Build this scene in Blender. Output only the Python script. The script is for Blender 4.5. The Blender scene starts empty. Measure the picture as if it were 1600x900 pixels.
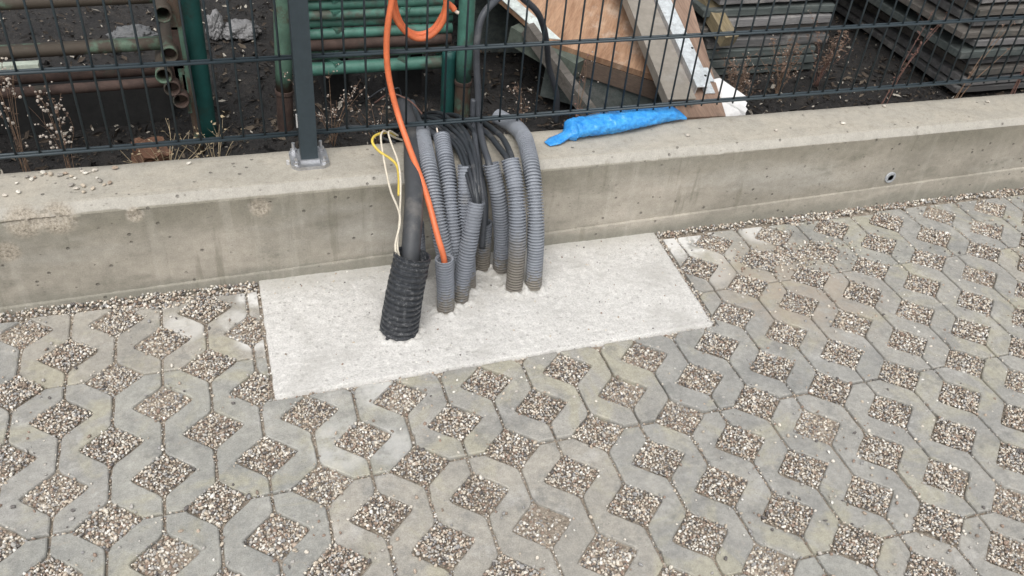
import bpy, bmesh, math, random
import numpy as np
from mathutils import Vector, Matrix, noise

random.seed(7); rng = np.random.default_rng(7)
scene = bpy.context.scene
COL = scene.collection

# ------------------------------------------------------------------ camera
cam_data = bpy.data.cameras.new('camera'); cam = bpy.data.objects.new('camera', cam_data); COL.objects.link(cam)
CAM_POS = Vector((0.2110, -1.6730, 1.4455))
RIGHT = Vector((0.9510, -0.2990, 0.0790)); DOWN = Vector((-0.1285, -0.6144, -0.7785)); FWD = Vector((0.2813, 0.7302, -0.6227))
m = Matrix((RIGHT, -DOWN, -FWD)).transposed().to_4x4(); m.translation = CAM_POS
cam.matrix_world = m
cam_data.sensor_width = 36.0; cam_data.lens = 1385.0 / 1600.0 * 36.0
cam_data.clip_start = 0.02; cam_data.clip_end = 300
scene.camera = cam

# ------------------------------------------------------------------ sky, sun, exposure (overcast day)
SUN_EL, SUN_AZ = 58.0, 205.0            # degrees, azimuth clockwise from +Y
world = bpy.data.worlds.new('World'); scene.world = world; world.use_nodes = True
wn = world.node_tree; wn.nodes.clear()
wo = wn.nodes.new('ShaderNodeOutputWorld'); wb = wn.nodes.new('ShaderNodeBackground')
sk = wn.nodes.new('ShaderNodeTexSky'); sk.sky_type = 'NISHITA'; sk.sun_disc = False
sk.sun_elevation = math.radians(SUN_EL); sk.sun_rotation = math.radians(SUN_AZ)
sk.air_density = 1.0; sk.dust_density = 5.0; sk.ozone_density = 1.0
hs = wn.nodes.new('ShaderNodeHueSaturation'); hs.inputs['Saturation'].default_value = 0.18
wb.inputs['Strength'].default_value = 0.15
wn.links.new(sk.outputs[0], hs.inputs['Color']); wn.links.new(hs.outputs[0], wb.inputs['Color']); wn.links.new(wb.outputs[0], wo.inputs['Surface'])
sun_d = bpy.data.lights.new('sun', 'SUN'); sun_d.energy = 1.2; sun_d.angle = math.radians(50); sun_d.color = (1.0, 0.955, 0.89)
sun = bpy.data.objects.new('sun', sun_d); COL.objects.link(sun)
az, el = math.radians(SUN_AZ), math.radians(SUN_EL)
sdir = Vector((math.sin(az)*math.cos(el), math.cos(az)*math.cos(el), math.sin(el)))
sun.rotation_euler = sdir.to_track_quat('Z', 'Y').to_euler()
vs = scene.view_settings
vs.view_transform = 'Standard'; vs.look = 'None'; vs.gamma = 1.0; vs.exposure = 0.20
scene.cycles.max_bounces = 6; scene.cycles.diffuse_bounces = 3; scene.cycles.glossy_bounces = 2; scene.cycles.transmission_bounces = 2
try: vs.use_curve_mapping = False
except Exception: pass

# ------------------------------------------------------------------ material helper
def nd(nt, t, **kw):
    n = nt.nodes.new(t)
    for k, v in kw.items(): setattr(n, k, v)
    return n
def ramp(nt, stops, interp='LINEAR'):
    r = nd(nt, 'ShaderNodeValToRGB'); cr = r.color_ramp; cr.interpolation = interp
    while len(cr.elements) > 1: cr.elements.remove(cr.elements[-1])
    cr.elements[0].position = stops[0][0]; cr.elements[0].color = (*stops[0][1], 1)
    for p, c in stops[1:]:
        e = cr.elements.new(p); e.color = (*c, 1)
    return r
def g(v): return (v, v, v)

class Mat:
    """Layered procedural material: base colour layers, speckle, bump."""
    def __init__(s, name, rough=0.85, metallic=0.0, coords='Object', per_object=True):
        s.m = bpy.data.materials.new(name); s.m.use_nodes = True; s.nt = s.m.node_tree
        s.b = s.nt.nodes['Principled BSDF']; s.b.inputs['Roughness'].default_value = rough; s.b.inputs['Metallic'].default_value = metallic
        tc = nd(s.nt, 'ShaderNodeTexCoord')
        if coords == 'World':
            ge = nd(s.nt, 'ShaderNodeNewGeometry'); s.co = ge.outputs['Position']
        else:
            s.co = tc.outputs['Object']
            if per_object:
                oi = nd(s.nt, 'ShaderNodeObjectInfo'); mu = nd(s.nt, 'ShaderNodeMath', operation='MULTIPLY'); mu.inputs[1].default_value = 17.3
                s.nt.links.new(oi.outputs['Random'], mu.inputs[0])
                ad = nd(s.nt, 'ShaderNodeVectorMath', operation='ADD')
                s.nt.links.new(s.co, ad.inputs[0]); s.nt.links.new(mu.outputs[0], ad.inputs[1]); s.co = ad.outputs[0]
        s.col = None; s.h = None
    def link(s, a, b): s.nt.links.new(a, b)
    def noise(s, scale, detail=5, rough=0.6, stretch=None, seed=0, dist=0.0):
        n = nd(s.nt, 'ShaderNodeTexNoise'); n.inputs['Scale'].default_value = scale; n.inputs['Detail'].default_value = detail
        n.inputs['Roughness'].default_value = rough; n.inputs['Distortion'].default_value = dist
        v = s.co
        mp = nd(s.nt, 'ShaderNodeMapping'); mp.inputs['Scale'].default_value = stretch or (1, 1, 1); mp.inputs['Location'].default_value = (seed*3.7, seed*1.9, seed*5.3)
        s.link(v, mp.inputs['Vector']); s.link(mp.outputs[0], n.inputs['Vector'])
        return n.outputs['Fac']
    def voro(s, scale, seed=0, feature='F1', stretch=None):
        n = nd(s.nt, 'ShaderNodeTexVoronoi'); n.feature = feature; n.inputs['Scale'].default_value = scale
        mp = nd(s.nt, 'ShaderNodeMapping'); mp.inputs['Location'].default_value = (seed*3.7, seed*1.9, seed*5.3); mp.inputs['Scale'].default_value = stretch or (1, 1, 1)
        s.link(s.co, mp.inputs['Vector']); s.link(mp.outputs[0], n.inputs['Vector'])
        return n
    def base(s, fac, stops, interp='LINEAR'):
        r = ramp(s.nt, stops, interp); s.link(fac, r.inputs[0]); s.col = r.outputs[0]; return s
    def flat(s, c):
        n = nd(s.nt, 'ShaderNodeRGB'); n.outputs[0].default_value = (*c, 1); s.col = n.outputs[0]; return s
    def mask(s, fac, lo, hi):
        r = nd(s.nt, 'ShaderNodeMapRange'); r.inputs['From Min'].default_value = lo; r.inputs['From Max'].default_value = hi
        r.interpolation_type = 'SMOOTHSTEP'; s.link(fac, r.inputs['Value']); return r.outputs[0]
    def math(s, op, a, b):
        n = nd(s.nt, 'ShaderNodeMath', operation=op)
        for i, v in enumerate((a, b)):
            if isinstance(v, (int, float)): n.inputs[i].default_value = v
            else: s.link(v, n.inputs[i])
        return n.outputs[0]
    def layer(s, fac, color, mode='MIX', amount=1.0):
        mx = nd(s.nt, 'ShaderNodeMix'); mx.data_type = 'RGBA'; mx.blend_type = mode
        f = s.math('MULTIPLY', fac, amount) if amount != 1.0 else fac
        s.link(f, mx.inputs[0]); s.link(s.col, mx.inputs[6])
        if isinstance(color, tuple): mx.inputs[7].default_value = (*color, 1)
        else: s.link(color, mx.inputs[7])
        s.col = mx.outputs[2]; return s
    def speckle(s, fac, lo, hi):
        r = nd(s.nt, 'ShaderNodeMapRange'); r.inputs['From Min'].default_value = 0.25; r.inputs['From Max'].default_value = 0.75
        r.inputs['To Min'].default_value = lo; r.inputs['To Max'].default_value = hi; s.link(fac, r.inputs['Value'])
        mx = nd(s.nt, 'ShaderNodeMix'); mx.data_type = 'RGBA'; mx.blend_type = 'MULTIPLY'; mx.inputs[0].default_value = 1.0
        cb = nd(s.nt, 'ShaderNodeCombineColor')
        for i in range(3): s.link(r.outputs[0], cb.inputs[i])
        s.link(s.col, mx.inputs[6]); s.link(cb.outputs[0], mx.inputs[7]); s.col = mx.outputs[2]; return s
    def object_tint(s, stops):
        oi = nd(s.nt, 'ShaderNodeObjectInfo'); r = ramp(s.nt, stops); s.link(oi.outputs['Random'], r.inputs[0])
        mx = nd(s.nt, 'ShaderNodeMix'); mx.data_type = 'RGBA'; mx.blend_type = 'MULTIPLY'; mx.inputs[0].default_value = 1.0
        s.link(s.col, mx.inputs[6]); s.link(r.outputs[0], mx.inputs[7]); s.col = mx.outputs[2]; return s
    def bump(s, fac, strength=0.4, dist=0.002):
        b = nd(s.nt, 'ShaderNodeBump'); b.inputs['Strength'].default_value = strength; b.inputs['Distance'].default_value = dist
        s.link(fac, b.inputs['Height'])
        if s.h is not None: s.link(s.h, b.inputs['Normal'])
        s.h = b.outputs[0]; return s
    def rough(s, fac, lo, hi):
        r = nd(s.nt, 'ShaderNodeMapRange'); r.inputs['To Min'].default_value = lo; r.inputs['To Max'].default_value = hi
        s.link(fac, r.inputs['Value']); s.link(r.outputs[0], s.b.inputs['Roughness']); return s
    def done(s):
        s.link(s.col, s.b.inputs['Base Color'])
        if s.h is not None: s.link(s.h, s.b.inputs['Normal'])
        return s.m

def spot(M, x, y, r0, r1, z=None):
    """soft disc (stain) around a world point"""
    d = nd(M.nt, 'ShaderNodeVectorMath', operation='DISTANCE'); d.inputs[1].default_value = (x, y, 0.0 if z is None else z)
    ge = nd(M.nt, 'ShaderNodeNewGeometry'); M.link(ge.outputs['Position'], d.inputs[0])
    return M.mask(d.outputs['Value'], r1, r0)

# pavers -----------------------------------------------------------------
def make_paver_mat():
    M = Mat('paver_concrete', 0.82)
    n1 = M.noise(7, 6, 0.62); n2 = M.noise(5.5, 5, 0.65, seed=3, dist=0.8); n3 = M.noise(420, 3, 0.7, seed=5); n4 = M.noise(15, 6, 0.72, seed=9); n5 = M.noise(75, 4, 0.7, seed=4); n7 = M.noise(9, 5, 0.7, seed=15)
    M.base(n1, [(0.25, (0.245, 0.245, 0.236)), (0.5, (0.318, 0.312, 0.292)), (0.75, (0.395, 0.383, 0.352))])
    M.object_tint([(0.0, (0.92, 0.93, 0.935)), (0.35, (1.0, 0.99, 0.97)), (0.6, (1.04, 1.0, 0.945)), (0.8, (0.98, 0.99, 0.97)), (1.0, (0.93, 0.94, 0.93))])
    M.layer(M.mask(n7, 0.54, 0.72), (0.47, 0.46, 0.44), amount=0.5)           # dried lime bloom
    M.layer(M.mask(n2, 0.49, 0.64), (0.40, 0.375, 0.268), amount=0.5)        # yellowish film
    M.layer(M.mask(n4, 0.50, 0.68), (0.195, 0.195, 0.186), amount=0.6)         # damp blotches
    M.speckle(n5, 0.80, 1.2); M.speckle(n3, 0.72, 1.28)
    v = M.voro(60, 2); M.layer(M.mask(v.outputs['Distance'], 0.10, 0.05), (0.10, 0.095, 0.085), amount=0.55)
    nb = M.noise(16, 5, 0.7, seed=21)
    for (x, y, r, a) in ((1.40, 0.105, 0.075, 0.95), (1.46, 0.13, 0.07, 0.95), (1.43, -0.02, 0.07, 0.45), (1.50, 0.04, 0.05, 0.45), (1.66, 0.12, 0.06, 0.85), (0.215, 0.12, 0.045, 0.95), (0.207, -0.03, 0.05, 0.9), (0.05, 0.04, 0.06, 0.5), (0.17, 0.04, 0.05, 0.5),
            (0.46, -0.27, 0.06, 0.55), (0.35, -0.41, 0.08, 0.42), (0.45, -0.43, 0.06, 0.38)):
        f = M.math('MULTIPLY', spot(M, x, y, r*0.55, r*1.1), M.mask(nb, 0.30, 0.55)); M.layer(f, (0.66, 0.655, 0.635), amount=a)
    f = M.math('MULTIPLY', spot(M, 1.62, -0.12, 0.1, 0.32), M.mask(nb, 0.3, 0.6)); M.layer(f, (0.36, 0.30, 0.235), amount=0.6)
    nd_ = M.noise(38, 6, 0.8, seed=33); M.layer(M.mask(nd_, 0.55, 0.70), (0.40, 0.355, 0.29), amount=0.4)      # trodden dust
    M.bump(n3, 0.5, 0.0012); M.bump(n4, 0.35, 0.003); M.bump(n5, 0.4, 0.0015)
    M.rough(n4, 0.65, 0.95)
    return M.done()
MAT_PAVER = make_paver_mat()

def make_gravel_mat():
    M = Mat('gravel_stones', 0.75, per_object=False)
    at = nd(M.nt, 'ShaderNodeAttribute'); at.attribute_name = 'tint'; at.attribute_type = 'GEOMETRY'
    M.base(at.outputs['Fac'], [(0.0, (0.51, 0.445, 0.36)), (0.12, (0.25, 0.20, 0.16)), (0.22, (0.40, 0.385, 0.36)), (0.33, (0.63, 0.58, 0.50)), (0.44, (0.13, 0.12, 0.115)),
        (0.52, (0.43, 0.35, 0.28)), (0.62, (0.30, 0.295, 0.29)), (0.71, (0.66, 0.62, 0.55)), (0.79, (0.29, 0.215, 0.17)), (0.87, (0.47, 0.44, 0.40)), (0.945, (0.77, 0.75, 0.70))], 'CONSTANT')
    n = M.noise(300, 3, 0.7); M.speckle(n, 0.72, 1.25); M.bump(n, 0.4, 0.001)
    return M.done()
MAT_GRAVEL = make_gravel_mat()

def make_bed_mat():
    M = Mat('gravel_bed', 0.95, coords='World')
    v = M.voro(140, 1); r = ramp(M.nt, [(0.0, (0.19, 0.16, 0.125)), (0.4, (0.27, 0.23, 0.185)), (0.7, (0.35, 0.305, 0.25)), (1.0, (0.44, 0.40, 0.35))])
    M.link(v.outputs['Color'], r.inputs[0]); M.col = r.outputs[0]
    M.speckle(M.noise(500, 3), 0.6, 1.2)
    M.bump(v.outputs['Distance'], 0.8, 0.004)
    return M.done()
MAT_BED = make_bed_mat()

def make_slab_mat():
    M = Mat('fresh_concrete', 0.9, coords='World')
    n1 = M.noise(5, 5, 0.6); n2 = M.noise(260, 4, 0.75, seed=2); n3 = M.noise(60, 5, 0.7, seed=6)
    M.base(n1, [(0.3, (0.585, 0.575, 0.552)), (0.55, (0.635, 0.624, 0.60)), (0.75, (0.68, 0.668, 0.645))])
    M.speckle(n3, 0.82, 1.14); M.speckle(n2, 0.66, 1.26)
    v = M.voro(42, 3); M.layer(M.mask(v.outputs['Distance'], 0.20, 0.12), (0.30, 0.29, 0.275), amount=0.55)
    v2 = M.voro(115, 8); M.layer(M.mask(v2.outputs['Distance'], 0.20, 0.10), (0.27, 0.26, 0.24), amount=0.6)
    ge = nd(M.nt, 'ShaderNodeNewGeometry'); sx = nd(M.nt, 'ShaderNodeSeparateXYZ'); M.link(ge.outputs['Position'], sx.inputs[0])
    yy = M.math('ADD', sx.outputs['Y'], M.math('MULTIPLY', M.noise(9, 4, 0.7, seed=4), 0.14))
    M.layer(M.mask(yy, 0.15, 0.25), (0.40, 0.385, 0.345), amount=0.65)          # browner and darker towards the wall
    for (x, y, r) in ((0.72, 0.02, 0.13), (0.87, 0.03, 0.10), (0.56, -0.07, 0.09), (0.80, 0.09, 0.10)):
        M.layer(M.math('MULTIPLY', spot(M, x, y, r*0.4, r), M.mask(n3, 0.35, 0.6)), (0.36, 0.345, 0.31), amount=0.5)
    nm = M.noise(3.5, 6, 0.7, seed=12, dist=1.0); M.layer(M.mask(nm, 0.50, 0.68), (0.44, 0.43, 0.405), amount=0.65)
    nt_ = M.noise(14, 5, 0.65, stretch=(0.35, 2.2, 1), seed=13); M.layer(M.mask(nt_, 0.56, 0.70), (0.50, 0.49, 0.465), amount=0.4)
    M.bump(n2, 0.7, 0.0025); M.bump(n3, 0.5, 0.004); M.bump(nt_, 0.3, 0.004)
    return M.done()
MAT_SLAB = make_slab_mat()

def make_wall_mat():
    M = Mat('wall_concrete', 0.88, coords='World')
    n1 = M.noise(3.2, 6, 0.62, stretch=(0.8, 1, 1.7)); n2 = M.noise(9, 6, 0.68, stretch=(0.7, 1, 1.5), seed=3); n3 = M.noise(330, 3, 0.7, seed=5); n4 = M.noise(2.1, 5, 0.6, stretch=(0.6, 1, 2.2), seed=11)
    M.base(n1, [(0.30, (0.225, 0.209, 0.175)), (0.46, (0.295, 0.273, 0.230)), (0.60, (0.375, 0.344, 0.292)), (0.76, (0.45, 0.410, 0.355))])
    M.layer(M.mask(n4, 0.47, 0.62), (0.44, 0.425, 0.385), amount=0.5)
    M.layer(M.mask(n2, 0.54, 0.74), (0.150, 0.150, 0.120), amount=0.6)
    ge = nd(M.nt, 'ShaderNodeNewGeometry'); sx = nd(M.nt, 'ShaderNodeSeparateXYZ'); M.link(ge.outputs['Position'], sx.inputs[0])
    zz = M.math('ADD', sx.outputs['Z'], M.math('MULTIPLY', M.math('SUBTRACT', n2, 0.5), 0.10))
    yy = sx.outputs['Y']
    # lichen-green film in the upper half of the face
    top = M.math('MULTIPLY', M.mask(zz, 0.14, 0.24), M.mask(yy, 0.190, 0.184)); M.layer(top, (0.190, 0.178, 0.138), amount=0.62)
    # damp foot
    M.layer(M.math('MULTIPLY', M.mask(zz, 0.055, 0.02), M.mask(yy, 0.2, 0.19)), (0.19, 0.185, 0.155), amount=0.7)
    # coping: chamfer and top in a paler sandy tone than the face
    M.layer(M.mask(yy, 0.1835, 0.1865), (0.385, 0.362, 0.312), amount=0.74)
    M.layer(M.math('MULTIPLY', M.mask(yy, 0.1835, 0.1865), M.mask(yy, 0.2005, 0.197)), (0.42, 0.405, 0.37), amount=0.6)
    M.layer(M.math('MULTIPLY', M.mask(yy, 0.20, 0.21), M.mask(n2, 0.42, 0.62)), (0.46, 0.42, 0.35), amount=0.5)
    M.layer(M.math('MULTIPLY', M.mask(yy, 0.20, 0.21), M.mask(M.noise(26, 6, 0.75, seed=31), 0.52, 0.70)), (0.27, 0.25, 0.205), amount=0.6)
    # drips
    n6 = M.noise(22, 4, 0.6, stretch=(1, 1, 0.07), seed=14); M.layer(M.math('MULTIPLY', M.mask(n6, 0.56, 0.70), M.mask(yy, 0.2, 0.18)), (0.48, 0.455, 0.40), amount=0.2)
    n8 = M.noise(30, 4, 0.6, stretch=(1, 1, 0.10), seed=24); M.layer(M.math('MULTIPLY', M.mask(n8, 0.58, 0.70), M.mask(yy, 0.2, 0.18)), (0.15, 0.14, 0.105), amount=0.4)
    M.speckle(n3, 0.80, 1.2); M.speckle(M.noise(45, 5, 0.7, seed=8), 0.86, 1.14)
    v = M.voro(30, 7); dots = M.math('MULTIPLY', M.mask(v.outputs['Distance'], 0.15, 0.08), M.mask(M.noise(7, 3, 0.6, seed=51), 0.44, 0.52))
    M.layer(dots, (0.07, 0.066, 0.056), amount=0.6)
    v2 = M.voro(75, 17, stretch=(0.6, 1, 1)); dots2 = M.math('MULTIPLY', M.mask(v2.outputs['Distance'], 0.20, 0.10), M.mask(M.noise(5, 4, 0.6, seed=61), 0.46, 0.58)); M.layer(dots2, (0.10, 0.095, 0.078), amount=0.35)
    gr = M.noise(150, 5, 0.8, seed=41)
    for (x, z, r) in ((-0.25, 0.243, 0.05), (-0.18, 0.243, 0.05), (-0.02, 0.235, 0.025), (0.26, 0.222, 0.035), (-0.30, 0.17, 0.035)):
        f = M.math('MULTIPLY', spot(M, x, 0.187, r*0.5, r, z), M.mask(n2, 0.30, 0.45)); rr = ramp(M.nt, [(0.35, (0.12, 0.10, 0.08)), (0.5, (0.34, 0.30, 0.24)), (0.65, (0.50, 0.45, 0.38))]); M.link(gr, rr.inputs[0]); M.layer(f, rr.outputs[0], amount=0.85)
    M.bump(n3, 0.4, 0.001); M.bump(n2, 0.3, 0.003)
    inv = M.math('SUBTRACT', 1.0, dots); M.bump(inv, 0.8, 0.003)
    return M.done()
MAT_WALL = make_wall_mat()

def make_soil_mat():
    M = Mat('yard_soil', 0.95, coords='World')
    n = M.noise(12, 6, 0.7); n2 = M.noise(120, 5, 0.75, seed=2)
    M.base(n, [(0.3, (0.014, 0.0142, 0.0155)), (0.55, (0.030, 0.028, 0.027)), (0.8, (0.065, 0.055, 0.047))])
    M.speckle(n2, 0.4, 1.8); M.bump(n2, 0.9, 0.012)
    v = M.voro(70, 2); M.layer(M.mask(v.outputs['Distance'], 0.13, 0.07), (0.17, 0.155, 0.135), amount=0.35)
    return M.done()
MAT_SOIL = make_soil_mat()
M = Mat('outer_ground', 0.92, coords='World'); M.base(M.noise(1.5, 6, 0.7), [(0.3, (0.22, 0.21, 0.19)), (0.7, (0.30, 0.285, 0.26))]); M.speckle(M.noise(180, 3), 0.7, 1.3); MAT_OUTER = M.done()

def conduit_mat(name, c, mud_h, mud=(0.20, 0.175, 0.135), rough=0.55, mud_amt=0.8):
    M = Mat(name, rough, coords='World')
    n = M.noise(30, 5, 0.6); n2 = M.noise(90, 5, 0.75, seed=3)
    M.base(n, [(0.3, tuple(v*0.90 for v in c)), (0.7, tuple(min(1, v*1.10) for v in c))])
    ge = nd(M.nt, 'ShaderNodeNewGeometry'); sx = nd(M.nt, 'ShaderNodeSeparateXYZ'); M.link(ge.outputs['Position'], sx.inputs[0])
    zz = M.math('ADD', sx.outputs['Z'], M.math('MULTIPLY', M.math('SUBTRACT', n2, 0.5), 0.22))
    M.layer(M.mask(zz, mud_h, mud_h*0.35), mud, amount=mud_amt)
    n4 = M.noise(16, 6, 0.75, seed=17); M.layer(M.mask(n4, 0.58, 0.68), (0.36, 0.345, 0.32), amount=0.3); M.layer(M.mask(n4, 0.40, 0.30), (0.12, 0.12, 0.125), amount=0.4)
    M.speckle(n2, 0.85, 1.12); M.object_tint([(0.0, (0.86, 0.86, 0.86)), (0.5, (1.0, 1.0, 1.0)), (1.0, (1.14, 1.13, 1.10))])
    M.bump(n2, 0.15, 0.001); M.rough(n2, rough-0.12, rough+0.3)
    return M.done()
GREY = (0.232, 0.252, 0.288)
MAT_CON = conduit_mat('grey_conduit_plastic', GREY, 0.07)
MAT_CON_MUDDY = conduit_mat('grey_conduit_plastic_muddy', GREY, 0.20)
MAT_CON_DARK = conduit_mat('grey_conduit_plastic_dirty', (0.15, 0.165, 0.19), 0.12)
M = Mat('black_duct_plastic', 0.32, coords='World'); _a = M.noise(120, 5, 0.75); _b2 = M.noise(14, 5, 0.7, seed=3); M.base(_a, [(0.3, (0.018, 0.021, 0.026)), (0.7, (0.045, 0.050, 0.058))])
M.layer(M.math('MULTIPLY', M.mask(_a, 0.50, 0.64), M.mask(_b2, 0.34, 0.58)), (0.30, 0.30, 0.30), amount=0.42); M.bump(_a, 0.4, 0.002); M.rough(_a, 0.25, 0.65); MAT_SLEEVE = M.done()

def plain(name, c, rough=0.5, metallic=0.0, var=0.12, nscale=40, bump=0.15, dirt=None, dirt_amt=0.5, bdist=0.001, dirt_lo=0.55):
    M = Mat(name, rough, metallic)
    n = M.noise(nscale, 5, 0.65); n2 = M.noise(nscale*4, 4, 0.7, seed=3); n3 = M.noise(nscale*0.4, 6, 0.7, seed=6)
    M.base(n, [(0.3, tuple(v*(1-var) for v in c)), (0.7, tuple(min(1, v*(1+var)) for v in c))])
    if dirt: M.layer(M.mask(n3, dirt_lo, dirt_lo+0.13), dirt, amount=dirt_amt)
    M.speckle(n2, 0.88, 1.12)
    M.bump(n2, bump, bdist); M.rough(n3, max(0.05, rough-0.1), min(1, rough+0.2))
    return M.done()
MAT_CABLE = plain('black_cable', (0.032, 0.037, 0.044), 0.42, dirt=(0.16, 0.155, 0.15), dirt_amt=0.35)
MAT_CABLE_GREY = plain('grey_black_cable', (0.065, 0.072, 0.084), 0.45, dirt=(0.18, 0.18, 0.18), dirt_amt=0.4)
MAT_PIPE = plain('black_pipe', (0.052, 0.056, 0.062), 0.5, nscale=14, dirt=(0.16, 0.15, 0.14), dirt_amt=0.55)
MAT_ORANGE = plain('orange_cable', (0.66, 0.165, 0.065), 0.45, var=0.12, nscale=25, dirt=(0.42, 0.14, 0.075), dirt_amt=0.4)
MAT_WHITEW = plain('white_wire', (0.62, 0.57, 0.47), 0.5)
MAT_YELLOWW = plain('yellow_wire', (0.62, 0.47, 0.08), 0.5)
MAT_COPPER = plain('bare_wire_end', (0.66, 0.58, 0.50), 0.4)
MAT_FENCE = plain('anthracite_coating', (0.028, 0.042, 0.051), 0.42, var=0.06, nscale=20)
MAT_GALV = plain('galvanised_steel', (0.50, 0.51, 0.53), 0.30, metallic=0.75, var=0.15, nscale=60, dirt=(0.30, 0.28, 0.26), dirt_amt=0.3)
MAT_GREEN = plain('green_paint', (0.065, 0.175, 0.138), 0.5, var=0.3, nscale=18, dirt=(0.075, 0.06, 0.045), dirt_amt=0.8, dirt_lo=0.52)
MAT_GREEN_PALE = plain('faded_green_paint', (0.085, 0.160, 0.118), 0.6, var=0.3, nscale=16, dirt=(0.075, 0.045, 0.032), dirt_amt=0.95, dirt_lo=0.43)
MAT_GREEN_OLD = plain('rust_eaten_green_paint', (0.085, 0.135, 0.095), 0.7, var=0.35, nscale=22, dirt=(0.055, 0.040, 0.030), dirt_amt=0.95, dirt_lo=0.38)
MAT_TEAL = plain('dark_teal_paint', (0.012, 0.075, 0.068), 0.5, var=0.2, nscale=16, dirt=(0.03, 0.035, 0.03), dirt_amt=0.6)
MAT_SHADE_TIMBER = plain('shade_dark_timber', (0.022, 0.022, 0.022), 0.95, var=0.3)  # near-black colour carries the shade beneath the stacked frames
MAT_RUST = plain('rusty_steel', (0.060, 0.038, 0.031), 0.8, var=0.4, nscale=30, dirt=(0.04, 0.055, 0.045), dirt_amt=0.6)
MAT_RAG = plain('dirty_white_plastic', (0.20, 0.20, 0.205), 0.6, nscale=30, dirt=(0.2, 0.19, 0.18))
MAT_WHITE = plain('white_sheet', (0.80, 0.80, 0.80), 0.7, var=0.03, nscale=20)
MAT_BRICK = plain('red_brick', (0.14, 0.072, 0.045), 0.9, var=0.3, nscale=40, bump=0.6, bdist=0.003, dirt=(0.06, 0.05, 0.04))
MAT_PLUG = plain('grey_plug', (0.36, 0.38, 0.40), 0.6, nscale=60)
MAT_DARK = plain('hole_dark', (0.03, 0.03, 0.03), 0.9)
MAT_STEM = plain('dry_stem', (0.23, 0.15, 0.10), 0.9, var=0.3)
MAT_STEM_RED = plain('reddish_stem', (0.19, 0.105, 0.085), 0.85, var=0.3)
MAT_STRAW = plain('straw', (0.42, 0.34, 0.22), 0.85, var=0.25)
MAT_LEAF = plain('dead_leaf', (0.17, 0.115, 0.085), 0.9, var=0.4)
MAT_SEED = plain('pale_seed_head', (0.52, 0.46, 0.40), 0.9, var=0.2)

def wood(name, a, b, stretch, rough=0.85, dirt=None, dirt_amt=0.5, scale=9, bump=0.3):
    M = Mat(name, rough)
    n = M.noise(scale, 7, 0.65, stretch=stretch, dist=0.6); n2 = M.noise(scale*7, 5, 0.7, stretch=stretch, seed=3); n3 = M.noise(6, 6, 0.7, seed=6)
    M.base(n, [(0.3, a), (0.7, b)])
    if dirt: M.layer(M.mask(n3, 0.52, 0.66), dirt, amount=dirt_amt)
    M.speckle(n2, 0.7, 1.25); M.bump(n2, bump, 0.002)
    return M.done()
MAT_PLY = wood('plywood_orange', (0.24, 0.125, 0.070), (0.48, 0.305, 0.195), (3.0, 0.5, 1.0), dirt=(0.56, 0.48, 0.40), dirt_amt=0.45)
MAT_PLY_EDGE = wood('plywood_edge', (0.09, 0.065, 0.05), (0.15, 0.11, 0.085), (0.3, 1, 3))
MAT_PLANK = wood('plank_brown', (0.20, 0.13, 0.095), (0.34, 0.235, 0.175), (5.0, 0.35, 1.0), dirt=(0.15, 0.115, 0.09), dirt_amt=0.5)
MAT_BOARD = wood('weathered_board', (0.060, 0.060, 0.062), (0.17, 0.168, 0.166), (0.35, 4, 6), dirt=(0.36, 0.35, 0.33), dirt_amt=0.55)
MAT_BOARD2 = wood('weathered_board_brown', (0.08, 0.072, 0.062), (0.18, 0.165, 0.15), (0.35, 4, 6), dirt=(0.06, 0.075, 0.07), dirt_amt=0.6)
MAT_BOARD3 = wood('weathered_board_pale', (0.12, 0.118, 0.12), (0.25, 0.245, 0.245), (0.35, 4, 6), dirt=(0.45, 0.43, 0.40), dirt_amt=0.5)
MAT_BOARD_DARK = wood('weathered_board_green', (0.055, 0.068, 0.066), (0.12, 0.14, 0.135), (0.35, 4, 6), dirt=(0.22, 0.22, 0.21), dirt_amt=0.45)
MAT_YELLOWB = wood('yellowed_beam', (0.20, 0.16, 0.09), (0.32, 0.27, 0.18), (3, 0.4, 3), dirt=(0.14, 0.13, 0.12), dirt_amt=0.6)
M = Mat('blue_plastic', 0.16); _n = M.noise(45, 5, 0.7); M.base(_n, [(0.3, (0.015, 0.20, 0.62)), (0.7, (0.08, 0.42, 0.86))]); M.bump(M.noise(70, 3, 0.6, stretch=(1.6, 0.5, 1), seed=2, dist=1.5), 0.45, 0.004)
M.b.inputs['Transmission Weight'].default_value = 0.0; MAT_BLUE = M.done()

# ------------------------------------------------------------------ mesh helpers
def link(o, parent=None):
    COL.objects.link(o)
    if parent is not None: o.parent = parent
    return o
def meshobj(name, verts, faces, mat, parent=None, smooth=False, loc=None):
    me = bpy.data.meshes.new(name); me.from_pydata(verts, [], faces); me.update()
    if smooth: me.polygons.foreach_set('use_smooth', [True]*len(me.polygons))
    if mat: me.materials.append(mat)
    o = bpy.data.objects.new(name, me)
    if loc is not None: o.location = loc
    return link(o, parent)
def bmobj(name, bm, mat, parent=None, smooth=False, loc=None, bevel=0.0, angle=40):
    if bevel > 0:
        es = [e for e in bm.edges if len(e.link_faces) == 2 and e.calc_face_angle(0) > math.radians(angle)]
        bmesh.ops.bevel(bm, geom=es, offset=bevel, segments=2, affect='EDGES', profile=0.6)
    bmesh.ops.recalc_face_normals(bm, faces=bm.faces[:])
    me = bpy.data.meshes.new(name); bm.to_mesh(me); bm.free()
    if smooth: me.polygons.foreach_set('use_smooth', [True]*len(me.polygons))
    if mat: me.materials.append(mat)
    o = bpy.data.objects.new(name, me)
    if loc is not None: o.location = loc
    return link(o, parent)
def tag(o, label, cat, group=None):
    o['label'] = label; o['category'] = cat
    if group: o['group'] = group
    return o
def struct(o): o['kind'] = 'structure'; return o
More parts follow.
